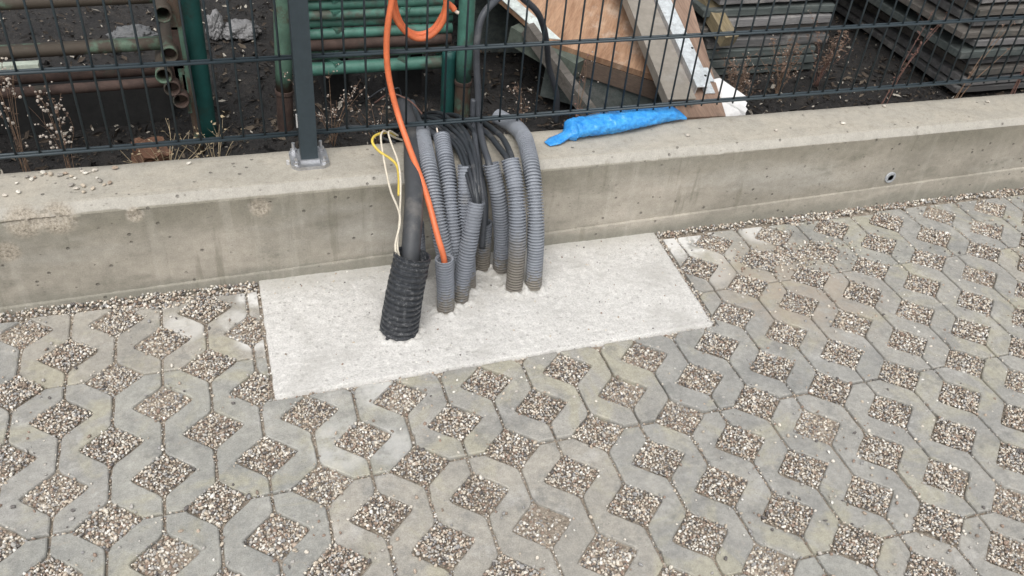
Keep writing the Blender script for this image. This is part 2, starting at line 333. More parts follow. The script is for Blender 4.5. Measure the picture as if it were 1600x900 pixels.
def empty(name, loc):
    o = bpy.data.objects.new(name, None); o.location = loc; o.empty_display_size = 0.05; return link(o)
def child_local(o, parent):
    """parent keeping the given world-space mesh coordinates (parents are unrotated)"""
    o.parent = parent; o.location = Vector(o.location) - Vector(parent.location); return o

def catmull(pts, n=8):
    P = [Vector(p) for p in pts]
    if len(P) == 2: return [P[0].lerp(P[1], i/n) for i in range(n+1)]
    P = [P[0]*2-P[1]] + P + [P[-1]*2-P[-2]]; out = []
    for i in range(1, len(P)-2):
        a, b, c, d = P[i-1:i+3]
        for k in range(n):
            t = k/n; out.append(0.5*((2*b)+(c-a)*t+(2*a-5*b+4*c-d)*t*t+(3*b-a-3*c+d)*t**3))
    out.append(P[-2]); return out
def resample(path, step):
    L = [0.0]
    for a, b in zip(path, path[1:]): L.append(L[-1]+(b-a).length)
    n = max(2, int(round(L[-1]/step))); out = []; j = 0
    for i in range(n+1):
        s = L[-1]*i/n
        while j < len(L)-2 and L[j+1] < s: j += 1
        t = (s-L[j])/max(1e-9, L[j+1]-L[j]); out.append(path[j].lerp(path[j+1], min(1, t)))
    return out
def frames(path):
    T = [(path[min(i+1, len(path)-1)]-path[max(i-1, 0)]).normalized() for i in range(len(path))]
    u = T[0].orthogonal().normalized(); F = []
    for t in T:
        u = (u-t*u.dot(t)).normalized(); F.append((u, t.cross(u)))
    return F, T
def sweep(path, radii, seg=14, inner=0.0, inner_depth=0.05, cap0=True, cap1=True, inner0=False):
    """radius per path point; inner > 0 opens the far end with an inner wall"""
    F, T = frames(path); V = []; Q = []
    def ring(p, f, r):
        i0 = len(V)
        for k in range(seg):
            a = 2*math.pi*k/seg; V.append(p+f[0]*math.cos(a)*r+f[1]*math.sin(a)*r)
        return i0
    idx = [ring(p, f, r) for p, f, r in zip(path, F, radii)]
    def join(a, b):
        for k in range(seg): k2 = (k+1) % seg; Q.append((a+k, a+k2, b+k2, b+k))
    for a, b in zip(idx, idx[1:]): join(a, b)
    if inner > 0:
        ri = radii[-1]-inner; a = idx[-1]; b = ring(path[-1], F[-1], ri); join(a, b)
        # run the inner wall back down the path
        d = 0; i = len(path)-1; last = b
        while i > 1 and d < inner_depth:
            d += (path[i]-path[i-1]).length; i -= 1
            if i % 4 == 0: n = ring(path[i], F[i], ri); join(last, n); last = n
        Q.append(tuple(range(last, last+seg)))
    elif cap1: Q.append(tuple(range(idx[-1], idx[-1]+seg)))
    if cap0: Q.append(tuple(reversed(range(idx[0], idx[0]+seg))))
    return V, Q
def tube_obj(name, pts, r, mat, parent=None, seg=12, n=8, step=None, inner=0.0, taper=None, smooth=True, wob=0.0):
    path = catmull(pts, n)
    if step: path = resample(path, step)
    rad = [r*(1 if taper is None else 1+(taper-1)*i/(len(path)-1)) for i in range(len(path))]
    org = Vector(path[0])
    V, Q = sweep([p-org for p in path], rad, seg, inner=inner)
    o = meshobj(name, V, Q, mat, None, smooth, org)
    if parent is not None: child_local(o, parent)
    return o
def corrugated(name, pts, r, pitch, depth, mat, seg=22, smooth_end=0.0, inner=0.003, open_end=True, taper=1.0):
    path = resample(catmull(pts, 14), pitch/6.0)
    L = 0.0; rad = []; tot = sum((b-a).length for a, b in zip(path, path[1:]))
    prof = (1.0, 1.0, 0.95, 0.0, 0.0, 0.0); wv = random.Random(int(r*1e5)+len(pts))
    for i, p in enumerate(path):
        if i: L += (p-path[i-1]).length
        k = prof[i % 6]
        rr = r-depth*(1-k)
        if smooth_end and L > tot-smooth_end: rr = r*0.985
        rad.append(rr*(1+(taper-1)*L/tot)+0.0003*math.sin(L*37+r*900)+(0.0012*ns(L, r, 1, 60) if r > 0.04 else 0))
    rad[-1] = r*taper
    org = Vector(path[0])
    V, Q = sweep([p-org for p in path], rad, seg, inner=inner if open_end else 0.0, inner_depth=0.07)
    o = meshobj(name, V, Q, mat, None, True, org); o.data.set_sharp_from_angle(angle=math.radians(35)); return o

def box_bm(bm, x0, x1, y0, y1, z0, z1, mtx=None):
    vs = [bm.verts.new(v) for v in ((x0, y0, z0), (x1, y0, z0), (x1, y1, z0), (x0, y1, z0), (x0, y0, z1), (x1, y0, z1), (x1, y1, z1), (x0, y1, z1))]
    if mtx is not None:
        for v in vs: v.co = mtx @ v.co
    for f in ((0, 3, 2, 1), (4, 5, 6, 7), (0, 1, 5, 4), (1, 2, 6, 5), (2, 3, 7, 6), (3, 0, 4, 7)): bm.faces.new([vs[i] for i in f])
    return vs
def box(name, a, b, mat, parent=None, bevel=0.0015, mtx=None):
    c = Vector(((a[0]+b[0])/2, (a[1]+b[1])/2, (a[2]+b[2])/2)); h = [abs(b[i]-a[i])/2 for i in range(3)]
    bm = bmesh.new(); box_bm(bm, -h[0], h[0], -h[1], h[1], -h[2], h[2], mtx)
    o = bmobj(name, bm, mat, None, bevel=bevel, loc=c)
    if parent is not None: child_local(o, parent)
    return o
def ns(x, y, z, s): return noise.noise(Vector((x*s, y*s, z*s)))

# ------------------------------------------------------------------ the ground
o = struct(meshobj('ground', [(-60, -60, -0.12), (60, -60, -0.12), (60, 60, -0.12), (-60, 60, -0.12)], [(0, 1, 2, 3)], MAT_OUTER))

# paving: grid pavers 60 x 40 cm, each six zigzag ribs, two hole periods deep
W, PER, HD, HH, GAP = 0.10, 0.20, 0.0625, 0.0555, 0.0026
pav = struct(meshobj('pavement', [(-4, -6, -0.0085), (7, -6, -0.0085), (7, 0.185, -0.0085), (-4, 0.185, -0.0085)], [(0, 1, 2, 3)], MAT_BED))
# ---- one rib outline (local: paver lower corner at hole column i0 (odd), row from j0 (half) to j0+2)
HOLE_PROFILE = [(-HH-0.008, 0.0), (-HH-0.001, 0.0012), (-HH+0.007, 0.0068), (-HH*0.5, HD*0.5), (-0.007, HD-0.0082), (0.0, HD-0.0040), (0.007, HD-0.0082), (HH*0.5, HD*0.5), (HH-0.007, 0.0068), (HH+0.001, 0.0012), (HH+0.008, 0.0)]
def hole_off(dy):
    for (a, b), (c, d) in zip(HOLE_PROFILE, HOLE_PROFILE[1:]):
        if a <= dy <= c: return b+(d-b)*(dy-a)/(c-a)
    return 0.0
YLEV = sorted(set(round(c+a, 5) for c in (0.0, 0.1, 0.2, 0.3, 0.4) for a, b in HOLE_PROFILE if GAP < c+a < 0.4-GAP) | {GAP, 0.4-GAP, 0.004+GAP, 0.396-GAP} | {round(0.009*q, 5) for q in range(1, 44)})
def col_off(k, y):
    """half width of hole column k at height y (y from the back edge of a row); odd columns hold holes at 0, .2, .4, even ones at .1, .3"""
    cs = (0.0, 0.2, 0.4) if k % 2 else (0.1, 0.3)
    return max(hole_off(y-c) for c in cs)
def rib(bm, k, seed=0):
    """rib between column k and k+1 (k relative; k odd means holes at the ends on its left)"""
    L = [(k*W+GAP+col_off(k, y), -y) for y in YLEV]; R = [((k+1)*W-GAP-col_off(k+1, y), -y) for y in YLEV]
    outline = L+R[::-1]; n = len(outline)
    def wear(p):
        c = ns(p[0], p[1], seed*1.7, 42)*0.0011+ns(p[0], p[1], seed*1.7+9, 120)*0.0007
        q = ns(p[0], p[1], seed*1.7+3, 23)
        if q > 0.42: c += (q-0.42)*0.014*(0.5+ns(p[0], p[1], seed, 90))
        return c
    mids = k*W+W/2
    outline = [(p[0]+wear(p)*(1 if i_ < len(L) else -1), p[1]) for i_, p in enumerate(outline)]
    def inset(d):
        out = []
        for i in range(n):
            p0, p1, p2 = Vector(outline[i-1]), Vector(outline[i]), Vector(outline[(i+1) % n])
            e1 = (p1-p0).normalized(); e2 = (p2-p1).normalized()
            n1 = Vector((-e1.y, e1.x)); n2 = Vector((-e2.y, e2.x)); b = (n1+n2)
            b = b.normalized()/max(0.5, b.normalized().dot(n1)) if b.length > 1e-6 else n1
            out.append(p1+b*d)
        return out
    ins = inset(0.0032)
    # keep the inset pairs ordered
    r0 = [bm.verts.new((p.x, p.y, 0.0)) for p in ins]
    mid = inset(0.0009)
    r1 = [bm.verts.new((p.x, p.y, -0.0016)) for p in mid]
    r2 = [bm.verts.new((p[0], p[1], -0.0052)) for p in outline]
    r3 = [bm.verts.new((p[0], p[1], -0.06)) for p in outline]
    m_ = len(L)
    for i in range(m_-1):
        a, b, c, d = i, i+1, n-2-i, n-1-i
        bm.faces.new((r0[a], r0[b], r0[c], r0[d])); bm.faces.new((r3[d], r3[c], r3[b], r3[a]))
    for A, B in ((r0, r1), (r1, r2), (r2, r3)):
        for i in range(n):
            j = (i+1) % n; bm.faces.new((A[i], B[i], B[j], A[j]))
def paver_bm(seed=0):
    bm = bmesh.new()
    for k in range(1, 7): rib(bm, k, seed*7+k)
    bmesh.ops.translate(bm, verts=bm.verts[:], vec=(-W, 0, 0))
    bmesh.ops.recalc_face_normals(bm, faces=bm.faces[:])
    return bm
PAVER_MES = []
for q in range(6):
    _b = paver_bm(q); _m = bpy.data.meshes.new('paver'); _b.to_mesh(_m); _b.free(); _m.materials.append(MAT_PAVER); PAVER_MES.append(_m)
SLAB = [(0.2331, -0.2405), (1.3241, -0.2290), (1.3437, 0.1790), (0.2357, 0.1790)]
def cut(bm, co, no):
    bmesh.ops.bisect_plane(bm, geom=bm.verts[:]+bm.edges[:]+bm.faces[:], plane_co=co, plane_no=no, clear_outer=True, dist=1e-6)
    be = [e for e in bm.edges if e.is_boundary]
    if be: bmesh.ops.holes_fill(bm, edges=be, sides=0)
def merge(bms):
    out = bmesh.new()
    for b in bms:
        t = bpy.data.meshes.new('tmp'); b.to_mesh(t); b.free(); out.from_mesh(t); bpy.data.meshes.remove(t)
    return out
def slab_front(x): return -0.2405+0.0115*(x-0.2331)/1.091-0.007
YCUT = 0.158
ROW_OFF = {-2: 5, -1: 3, 0: 5, 1: 3, 2: 1, 3: 5, 4: 3, 5: 1}
def add_paver(i0, r):
    x0 = i0*W; y0 = -(0.5+2*r)*PER         # back-left corner, world
    if y0-0.4 > YCUT-0.01: return
    jit = random.Random(i0*131+r*17)
    dz = jit.uniform(-0.0028, 0.0022); rx = jit.uniform(-0.004, 0.004); ry = jit.uniform(-0.003, 0.003); rz = jit.uniform(-0.004, 0.004)
    xs, ys = x0+0.6, y0-0.4
    near_wall = y0 > YCUT
    near_slab = x0 < SLAB[2][0]+0.01 and xs > SLAB[0][0]-0.01 and y0 > -0.252
    if near_slab and x0 >= SLAB[0][0] and xs <= SLAB[1][0] and ys > -0.24: return
    if not near_wall and not near_slab: me = PAVER_MES[jit.randrange(6)]
    else:
        def fresh():
            b = paver_bm(jit.randrange(6))
            if near_wall: cut(b, Vector((0, YCUT-y0+jit.uniform(-0.008, 0.004), 0)), Vector((0.02, 1, 0)))
            return b
        if near_slab:
            parts = []
            a = fresh(); cut(a, Vector((0.2331-x0, slab_front(0.2331)-y0, 0)), Vector((-0.0105, 1, 0)).normalized()); parts.append(a)
            if x0 < SLAB[0][0]-0.006:
                b = fresh(); cut(b, Vector((0.2331-x0, slab_front(0.2331)-y0, 0)), Vector((0.0105, -1, 0)).normalized())
                cut(b, Vector((SLAB[0][0]-0.007-x0, 0, 0)), Vector((1, 0, 0))); parts.append(b)
            if xs > SLAB[1][0]+0.012:
                b = fresh(); cut(b, Vector((0.2331-x0, slab_front(0.2331)-y0, 0)), Vector((0.0105, -1, 0)).normalized())
                cut(b, Vector((SLAB[1][0]+0.016-x0, -0.23-y0, 0)), Vector((-1, 0.049, 0)).normalized()); parts.append(b)
            bm = merge(parts)
        else: bm = fresh()
        if not bm.faces: bm.free(); return
        bmesh.ops.recalc_face_normals(bm, faces=bm.faces[:])
        me = bpy.data.meshes.new('paver'); bm.to_mesh(me); bm.free(); me.materials.append(MAT_PAVER)
    o = bpy.data.objects.new('paver', me); link(o, pav)
    o.location = (x0, y0, dz); o.rotation_euler = (rx, ry, rz*0.5)
for r in range(-2, 5):
    s = ROW_OFF[r]
    for q in range(-3, 7):
        i0 = s-6+6*q
        if i0*W < -1.5 or i0*W > 3.5: continue
        # keep to what the camera (or one standing a step aside) can see
        yy = -(0.5+2*r+1)*PER
        if (i0*W+0.6) < -0.95+0.3*(yy+1.2)*0 or i0*W > 3.2+(yy)*1.2: continue
        add_paver(i0, r)

# gravel: angular stones filling the cells and joints, a strip along the wall, strays on top
def rock_variants(n, sub):
    out = []
    for k in range(n):
        bm = bmesh.new(); bmesh.ops.create_icosphere(bm, subdivisions=sub, radius=1.0)
        R = np.random.default_rng(100+k); planes = [(R.normal(size=3), R.uniform(0.55, 0.9)) for _ in range(5)]
        v = np.array([x.co[:] for x in bm.verts])
        for nrm, d in planes:
            nrm = nrm/np.linalg.norm(nrm); t = v@nrm; over = np.clip(t-d, 0, None); v = v-over[:, None]*nrm
        v *= (1+R.uniform(-0.10, 0.10, size=(len(v), 1)))
        f = np.array([[x.index for x in fc.verts] for fc in bm.faces]); bm.free(); out.append((v, f))
    return out
ROCK_HI = rock_variants(14, 2); ROCK_LO = rock_variants(14, 1)
def in_hole(x, y, grow=0.0):
    """signed-ish test for a cell or joint (vectorised)"""
    i = np.round(x/W); best = np.zeros(len(x), bool); tt = -y/PER
    for di in (-1, 0, 1):
        c = i+di; frac = np.where(np.mod(c, 2) == 0, 0.0, 0.5)
        jj = np.round(tt-frac)+frac; dy = np.abs(tt-jj)*PER; dx = np.abs(x-c*W)
        best |= (dx/(HD-0.0005+grow)+dy/(HH-0.0005+grow)) < 1.0
        best |= (dx < 0.0042) & (np.abs(tt-jj)*PER > HH-0.01)
    return best
def in_cell(x, y):
    i = np.round(x/W); best = np.zeros(len(x), bool); tt = -y/PER
    for di in (-1, 0, 1):
        c = i+di; frac = np.where(np.mod(c, 2) == 0, 0.0, 0.5); jj = np.round(tt-frac)+frac
        best |= (np.abs(x-c*W)/HD+np.abs(tt-jj)*PER/HH) < 1.0
    return best
def cell_level(x, y):
    """a fill level of its own for every cell"""
    i = np.round(x/W); tt = -y/PER; lv = np.zeros(len(x))
    for di in (-1, 0, 1):
        c = i+di; frac = np.where(np.mod(c, 2) == 0, 0.0, 0.5); jj = np.round(tt-frac)+frac
        ins = (np.abs(x-c*W)/HD+np.abs(tt-jj)*PER/HH) < 1.05
        lv = np.where(ins, np.mod(np.sin(c*12.9898+jj*78.233)*43758.5453, 1.0), lv)
    return lv
def project(x, y, z):
    d = np.stack([x-CAM_POS.x, y-CAM_POS.y, z-CAM_POS.z], 1)
    w = d@np.array(FWD); u = 800+1385*(d@np.array(RIGHT))/w; v = 450+1385*(d@np.array(DOWN))/w
    return u, v, w
def scatter(x0, x1, y0, y1, step):
    xs = np.arange(x0, x1, step); ys = np.arange(y0, y1, step); X, Y = np.meshgrid(xs, ys)
    X = X.ravel()+rng.uniform(-0.5, 0.5, X.size)*step; Y = Y.ravel()+rng.uniform(-0.5, 0.5, Y.size)*step
    u, v, w = project(X, Y, X*0); k = (u > -220) & (u < 1820) & (v < 990) & (w > 0.2)
    return X[k], Y[k]
def in_slab(X, Y, m_=0.004): return (X > 0.233-m_) & (X < 1.325+m_+0.048*(Y+0.23)) & (Y > -0.2405+0.0105*(X-0.233)-m_)
def seam(Y, X):
    """paver ends: joints across the ribs at rows j=.5+2r"""
    t = -Y/PER-0.5; return np.abs(t-2*np.round(t/2))*PER < 0.0032
gx, gy, gz, gs = [], [], [], []
def put(X, Y, Z, S): gx.append(X); gy.append(Y); gz.append(Z); gs.append(S)
X, Y = scatter(-1.1, 3.6, -1.25, 0.178, 0.0048)
inside = in_hole(X, Y) & ~in_slab(X, Y, 0.010) & (Y < YCUT+0.03) & (in_cell(X, Y) | (rng.random(len(X)) < 0.62))
Xi, Yi = X[inside], Y[inside]; u, v, w = project(Xi, Yi, Xi*0)
lvl = -0.0065+0.0060*cell_level(Xi, Yi)+0.0045*np.sin(Xi*9.3+1.1)*np.sin(Yi*11.7)+0.002*np.sin(Xi*31)*np.cos(Yi*27)
put(Xi, Yi, lvl+rng.uniform(-0.0035, 0.003, len(Xi)), rng.uniform(0.0021, 0.0042, len(Xi))*np.where(in_cell(Xi, Yi), 1.0, 0.72)*np.where(rng.random(len(Xi)) < 0.06, 1.5, 1.0))
# row joints
X, Y = scatter(-1.1, 3.6, -1.25, 0.14, 0.0052); k = seam(Y, X) & ~in_slab(X, Y, 0.008) & ~in_hole(X, Y) & (rng.random(len(X)) < 0.55)
put(X[k], Y[k], rng.uniform(-0.008, -0.002, k.sum()), rng.uniform(0.0022, 0.0038, k.sum()))
# slab joint, sparse
X, Y = scatter(0.2, 1.4, -0.27, 0.17, 0.005); k = in_slab(X, Y, 0.014) & ~in_slab(X, Y, 0.001) & (rng.random(len(X)) < np.where(X > 1.3, 0.95, 0.5)) & ((X > 1.3) | in_slab(X, Y, 0.007))
put(X[k], Y[k], rng.uniform(-0.007, -0.001, k.sum()), rng.uniform(0.0022, 0.0040, k.sum()))
# strip along the wall
X, Y = scatter(-1.1, 3.6, 0.10, 0.178, 0.0062)
edge = 0.160-0.020*np.clip(np.sin(X*7.0+0.8)+0.6*np.sin(X*17+2), 0, 2)-0.012*(X < 0.3)
k = (Y > edge) & ~in_slab(X, Y, 0.004) & (rng.random(len(X)) < 0.94)
put(X[k], Y[k], -0.001+rng.uniform(-0.004, 0.004, k.sum())+0.006*np.clip((Y[k]-0.14)/0.04, 0, 1), rng.uniform(0.0026, 0.0056, k.sum()))
# spill right of the slab
X, Y = scatter(1.45, 2.0, -0.12, 0.09, 0.0066); dd = np.exp(-(((X-1.70)/0.13)**2+((Y+0.005)/0.045)**2)); k = (rng.random(len(X)) < dd*1.1)
put(X[k], Y[k], rng.uniform(0.0015, 0.004, k.sum()), rng.uniform(0.0026, 0.0050, k.sum()))
# strays on pavers and grit on the slab
X, Y = scatter(-1.1, 3.6, -1.25, 0.15, 0.012); k = (rng.random(len(X)) < 0.05*(0.6+1.6*(np.sin(X*5.1+1)*np.sin(Y*6.3) > 0.1))) & ~in_slab(X, Y)
put(X[k], Y[k], rng.uniform(0.001, 0.0025, k.sum()), rng.uniform(0.0020, 0.0054, k.sum()))
X, Y = scatter(-1.1, 3.6, -1.25, 0.15, 0.012); k = (rng.random(len(X)) < 0.22) & ~in_slab(X, Y) & in_hole(X, Y, 0.013)
put(X[k], Y[k], rng.uniform(0.0008, 0.002, k.sum()), rng.uniform(0.0016, 0.0040, k.sum()))
X, Y = scatter(0.25, 1.33, -0.22, 0.17, 0.012); k = (rng.random(len(X)) < 0.075*(0.5+1.5*(Y > 0.06))) & in_slab(X, Y, -0.01)
put(X[k], Y[k], rng.uniform(0.0055, 0.007, k.sum()), rng.uniform(0.0012, 0.0036, k.sum()))
gx, gy, gz, gs = map(np.concatenate, (gx, gy, gz, gs))
def rotations(n):
    q = rng.normal(size=(n, 4)); q /= np.linalg.norm(q, axis=1)[:, None]; a, b, c, d = q.T
    return np.stack([np.stack([1-2*(c*c+d*d), 2*(b*c-a*d), 2*(b*d+a*c)], 1), np.stack([2*(b*c+a*d), 1-2*(b*b+d*d), 2*(c*d-a*b)], 1), np.stack([2*(b*d-a*c), 2*(c*d+a*b), 1-2*(b*b+c*c)], 1)], 1)
def pebble_mesh(name, px, py, pz, ps, variants, mat, tint=None):
    n = len(px); vid = rng.integers(0, len(variants), n); scl = np.stack([rng.uniform(0.85, 1.35, n), rng.uniform(0.7, 1.05, n), rng.uniform(0.5, 0.85, n)], 1)*ps[:, None]
    R = rotations(n); tint = rng.random(n) if tint is None else tint
    VV, FF, TT = [], [], []; base = 0
    for k, (v, f) in enumerate(variants):
        s = np.where(vid == k)[0]
        if not len(s): continue
        a = v[None]*scl[s][:, None, :]; a = np.einsum('nij,nvj->nvi', R[s], a)
        a[:, :, 0] += px[s][:, None]; a[:, :, 1] += py[s][:, None]; a[:, :, 2] += pz[s][:, None]
        VV.append(a.reshape(-1, 3)); FF.append((f[None]+(np.arange(len(s))*len(v))[:, None, None]+base).reshape(-1, 3)); TT.append(np.repeat(tint[s], len(v))); base += len(s)*len(v)
    VV = np.concatenate(VV); FF = np.concatenate(FF); TT = np.concatenate(TT)
    me = bpy.data.meshes.new(name); me.vertices.add(len(VV)); me.vertices.foreach_set('co', VV.ravel().astype(np.float32))
    me.loops.add(FF.size); me.loops.foreach_set('vertex_index', FF.ravel().astype(np.int32))
    me.polygons.add(len(FF)); me.polygons.foreach_set('loop_start', np.arange(0, FF.size, 3, dtype=np.int32)); me.polygons.foreach_set('loop_total', np.full(len(FF), 3, dtype=np.int32))
    at = me.attributes.new('tint', 'FLOAT', 'POINT'); at.data.foreach_set('value', TT.astype(np.float32))
    me.update(); me.validate(); me.materials.append(mat)
    return link(bpy.data.objects.new(name, me))
u, v, w = project(gx, gy, gz); near = (w < 1.72)
gt = rng.random(len(gx))
gravel = pebble_mesh('gravel', gx[near], gy[near], gz[near], gs[near], ROCK_HI, MAT_GRAVEL, gt[near])
gravel['kind'] = 'stuff'; gravel['label'] = 'mixed beige and brown gravel filling the nearer paver cells'
gravel['category'] = 'gravel'
gravel2 = pebble_mesh('gravel', gx[~near], gy[~near], gz[~near], gs[~near], ROCK_LO, MAT_GRAVEL, gt[~near])
gravel2['kind'] = 'stuff'; gravel2['label'] = 'mixed beige and brown gravel in the cells towards the wall'; gravel2['category'] = 'gravel'


# ------------------------------------------------------------------ slab
nx, ny = 300, 115; V = []; F = []
BASES = [(0.5465, -0.084, 0.047), (0.6715, -0.034, 0.0225), (0.704, 0.041, 0.0215), (0.725, 0.041, 0.0215), (0.716, -0.004, 0.0215), (0.751, 0.042, 0.0205), (0.8074, 0.1125, 0.0215), (0.8538, 0.089, 0.0215), (0.865, 0.009, 0.0225), (0.9172, 0.004, 0.0222)]
def slab_pt(s, t):
    a = Vector(SLAB[0]).lerp(Vector(SLAB[1]), s); b = Vector(SLAB[3]).lerp(Vector(SLAB[2]), s); return a.lerp(b, t)
for j in range(ny+1):
    for i in range(nx+1):
        p = slab_pt(i/nx, j/ny); e = min(i, nx-i, j)
        z = 0.0062+0.0011*ns(p.x, p.y, 0, 60)+0.0009*ns(p.x, p.y, 3, 150)+0.0012*ns(p.x, p.y, 5, 14)
        if e == 0: z -= 0.0012
        wob = (0.0035*ns(p.x, p.y, 9, 22)+0.0022*ns(p.x, p.y, 4, 80)) if e == 0 else 0
        for (bx, by, br_) in BASES:
            d_ = math.hypot(p.x-bx, p.y-by)
            if d_ < br_+0.03: z += max(0.0, 0.0075*math.exp(-((d_-br_-0.003)/0.010)**2)*(0.7+1.3*ns(p.x, p.y, 7, 70)))
        V.append((p.x+wob, p.y+wob, z))
for j in range(ny):
    for i in range(nx): a = j*(nx+1)+i; F.append((a, a+1, a+nx+2, a+nx+1))
ringi = [i for i in range(nx+1)]+[j*(nx+1)+nx for j in range(1, ny+1)]+[ny*(nx+1)+i for i in range(nx-1, -1, -1)]+[j*(nx+1) for j in range(ny-1, 0, -1)]
b0 = len(V)
for i in ringi: x, y, z = V[i]; V.append((x, y, -0.09))
n = len(ringi)
for k in range(n): F.append((ringi[k], b0+k, b0+(k+1) % n, ringi[(k+1) % n]))
o = meshobj('concrete_slab', V, F, MAT_SLAB, smooth=True); tag(o, 'pale freshly cast concrete slab against the wall foot, conduits rising from it', 'slab')

# ------------------------------------------------------------------ retaining wall
def wall_sections():
    sec = [(0.178, -0.10), (0.178, -0.005)]
    return sec
wallE = empty('retaining_wall', (1.2, 0.26, 0)); tag(wallE, 'low weathered concrete retaining wall carrying the fence', 'wall')
X0, X1, DX = -1.6, 4.6, 0.0065
NXW = int((X1-X0)/DX)
faceZ = np.linspace(-0.09, 0.246, 24)
def wall_profile(x):
    sl = -0.0050*(x-0.8); pts = []
    foot = 0.0155+0.0226*(x+0.276)
    for z in faceZ:
        y = 0.1815
        d = 0.0011*ns(x, z, 0, 5)+0.0006*ns(x, z, 1, 26)
        chip = 0.0
        for (cx, cz, rx, rz, dep) in ((-0.21, 0.245, 0.085, 0.020, 0.010), (-0.02, 0.235, 0.022, 0.022, 0.006), (0.26, 0.22, 0.035, 0.028, 0.005), (-0.30, 0.17, 0.03, 0.03, 0.004), (2.05, 0.243, 0.03, 0.008, 0.004)):
            q = ((x-cx)/rx)**2+((z-cz)/rz)**2
            if q < 1.6: chip = max(chip, dep*max(0, 1-q/1.6)*(0.7+0.9*ns(x, z, 2, 55)+0.5*ns(x, z, 6, 140)))
        for sx, ww in ((0.0, 0.004), (0.03, 0.003), (-0.17, 0.003), (-0.095, 0.0035), (0.33, 0.003), (1.34, 0.004), (1.60, 0.006), (1.18, 0.003), (2.62, 0.005), (0.235, 0.003)):
            if abs(x-sx-0.006*ns(x, z, 4, 12)) < ww*1.6 and z > foot: d += 0.0012
        pts.append((y+d+chip, z))
    # chamfer and coping
    for t in np.linspace(0.02, 1, 5):
        d = 0.0006*ns(x, t*0.02, 3, 22)+0.0003*ns(x, t*0.02, 7, 70)
        chip = 0.0
        for (cx, rx, dep) in ((-0.21, 0.085, 0.008), (-0.03, 0.02, 0.006), (0.62, 0.03, 0.003), (1.50, 0.02, 0.003), (1.30, 0.015, 0.002), (1.98, 0.03, 0.003)):
            q = ((x-cx)/rx)**2
            if q < 1: chip = max(chip, dep*(1-q)*(1-t)*(0.8+0.7*ns(x, t, 2, 60)))
        pts.append((0.1815+0.019*t+d+chip, 0.246+0.028*t-d-chip*0.3+sl))
    for y in np.linspace(0.212, 0.345, 10):
        pts.append((y, 0.2755+0.0013*ns(x, y, 3, 9)+0.0006*ns(x, y, 5, 60)+sl-(0.003 if y > 0.344 else 0)))
    pts.append((0.352, 0.268+sl)); pts.append((0.352, -0.09))
    return pts
V = []; F = []
for i in range(NXW+1):
    x = X0+DX*i
    pr_ = wall_profile(x); m_ = len(pr_)
    V += [(x-1.2, y-0.26, z) for y, z in pr_]
for i in range(NXW):
    for j in range(m_-1): a = i*m_+j; F.append((a, a+m_, a+m_+1, a+1))
F.append(tuple(range(m_))); F.append(tuple(reversed(range(NXW*m_, NXW*m_+m_))))
wall = meshobj('wall_body', V, F, MAT_WALL, wallE, smooth=True); wall.data.set_sharp_from_angle(angle=math.radians(17))
# footing ledge with a slightly rising top edge
V = []; F = []
for i in range(NXW//3+1):
    x = X0+3*DX*i; foot = 0.0175+0.0226*(x+0.276)+0.0006*ns(x, 0, 0, 15); foot = max(-0.05, min(0.11, foot)); e = 0.0007*ns(x, 1, 0, 20)
    V += [(x-1.2, 0.176-0.26+e, -0.09), (x-1.2, 0.1757-0.26+e, foot-0.003), (x-1.2, 0.177-0.26+e, foot), (x-1.2, 0.187-0.26, foot+0.002)]
for i in range(NXW//3):
    for j in range(3): a = i*4+j; F.append((a, a+4, a+5, a+1))
meshobj('footing', V, F, MAT_WALL, wallE, smooth=True)
# plastic tie plug in the face
P0 = Vector((2.129, 0.1805, 0.104))
V, Q = sweep([Vector((0, 0.004, 0)), Vector((0, -0.0025, 0)), Vector((0, -0.0035, 0)), Vector((0, -0.0035, 0)), Vector((0, -0.001, 0)), Vector((0, 0.003, 0))], [0.0185, 0.0185, 0.0172, 0.0095, 0.0082, 0.007], 24, cap1=True)
tp = meshobj('tie_plug', V, Q, MAT_PLUG, smooth=False, loc=P0); child_local(tp, wallE)
V, Q = sweep([Vector((0, -0.0002, 0)), Vector((0, 0.0026, 0))], [0.0076, 0.006], 16)
th = meshobj('plug_hole', V, Q, MAT_DARK, loc=(0, 0, 0)); th.parent = tp

# pebbles lying on the coping
PEB = [(-0.282, 0.239), (-0.256, 0.248), (-0.264, 0.288), (-0.245, 0.312), (-0.234, 0.299), (-0.228, 0.306), (-0.206, 0.319), (-0.212, 0.326), (-0.195, 0.314), (-0.174, 0.308), (-0.163, 0.313), (-0.15, 0.298), (-0.142, 0.288), (-0.133, 0.329), (-0.127, 0.317), (-0.121, 0.307), (-0.112, 0.311), (-0.101, 0.316), (-0.095, 0.282), (-0.087, 0.267), (-0.057, 0.319), (-0.148, 0.258), (-0.136, 0.242), (-0.122, 0.250), (-0.120, 0.226), (-0.102, 0.236), (-0.078, 0.249), (-0.066, 0.254)]
PEB2 = [((0.109, 0.314), 'lone pale pebble on the wall top left of the fence post'), ((1.705, 0.236), 'lone pebble on the wall top right of the blue bag'), ((1.936, 0.242), 'white pebble on the wall top above the round plug, left of it'), ((1.428, 0.248), 'small pebble on the wall top just below the blue bag'), ((2.141, 0.321), 'small pebble at the back edge of the wall top by the red weed'), ((2.52, 0.298), 'small pale pebble near the right end of the wall top')]
pr2 = random.Random(5); PCOL = [(0.66, 0.63, 0.56), (0.46, 0.40, 0.32), (0.30, 0.28, 0.25), (0.52, 0.48, 0.42), (0.34, 0.27, 0.21)]
PMATS = [plain('pebble_stone', c, 0.8, var=0.15, nscale=120) for c in PCOL]
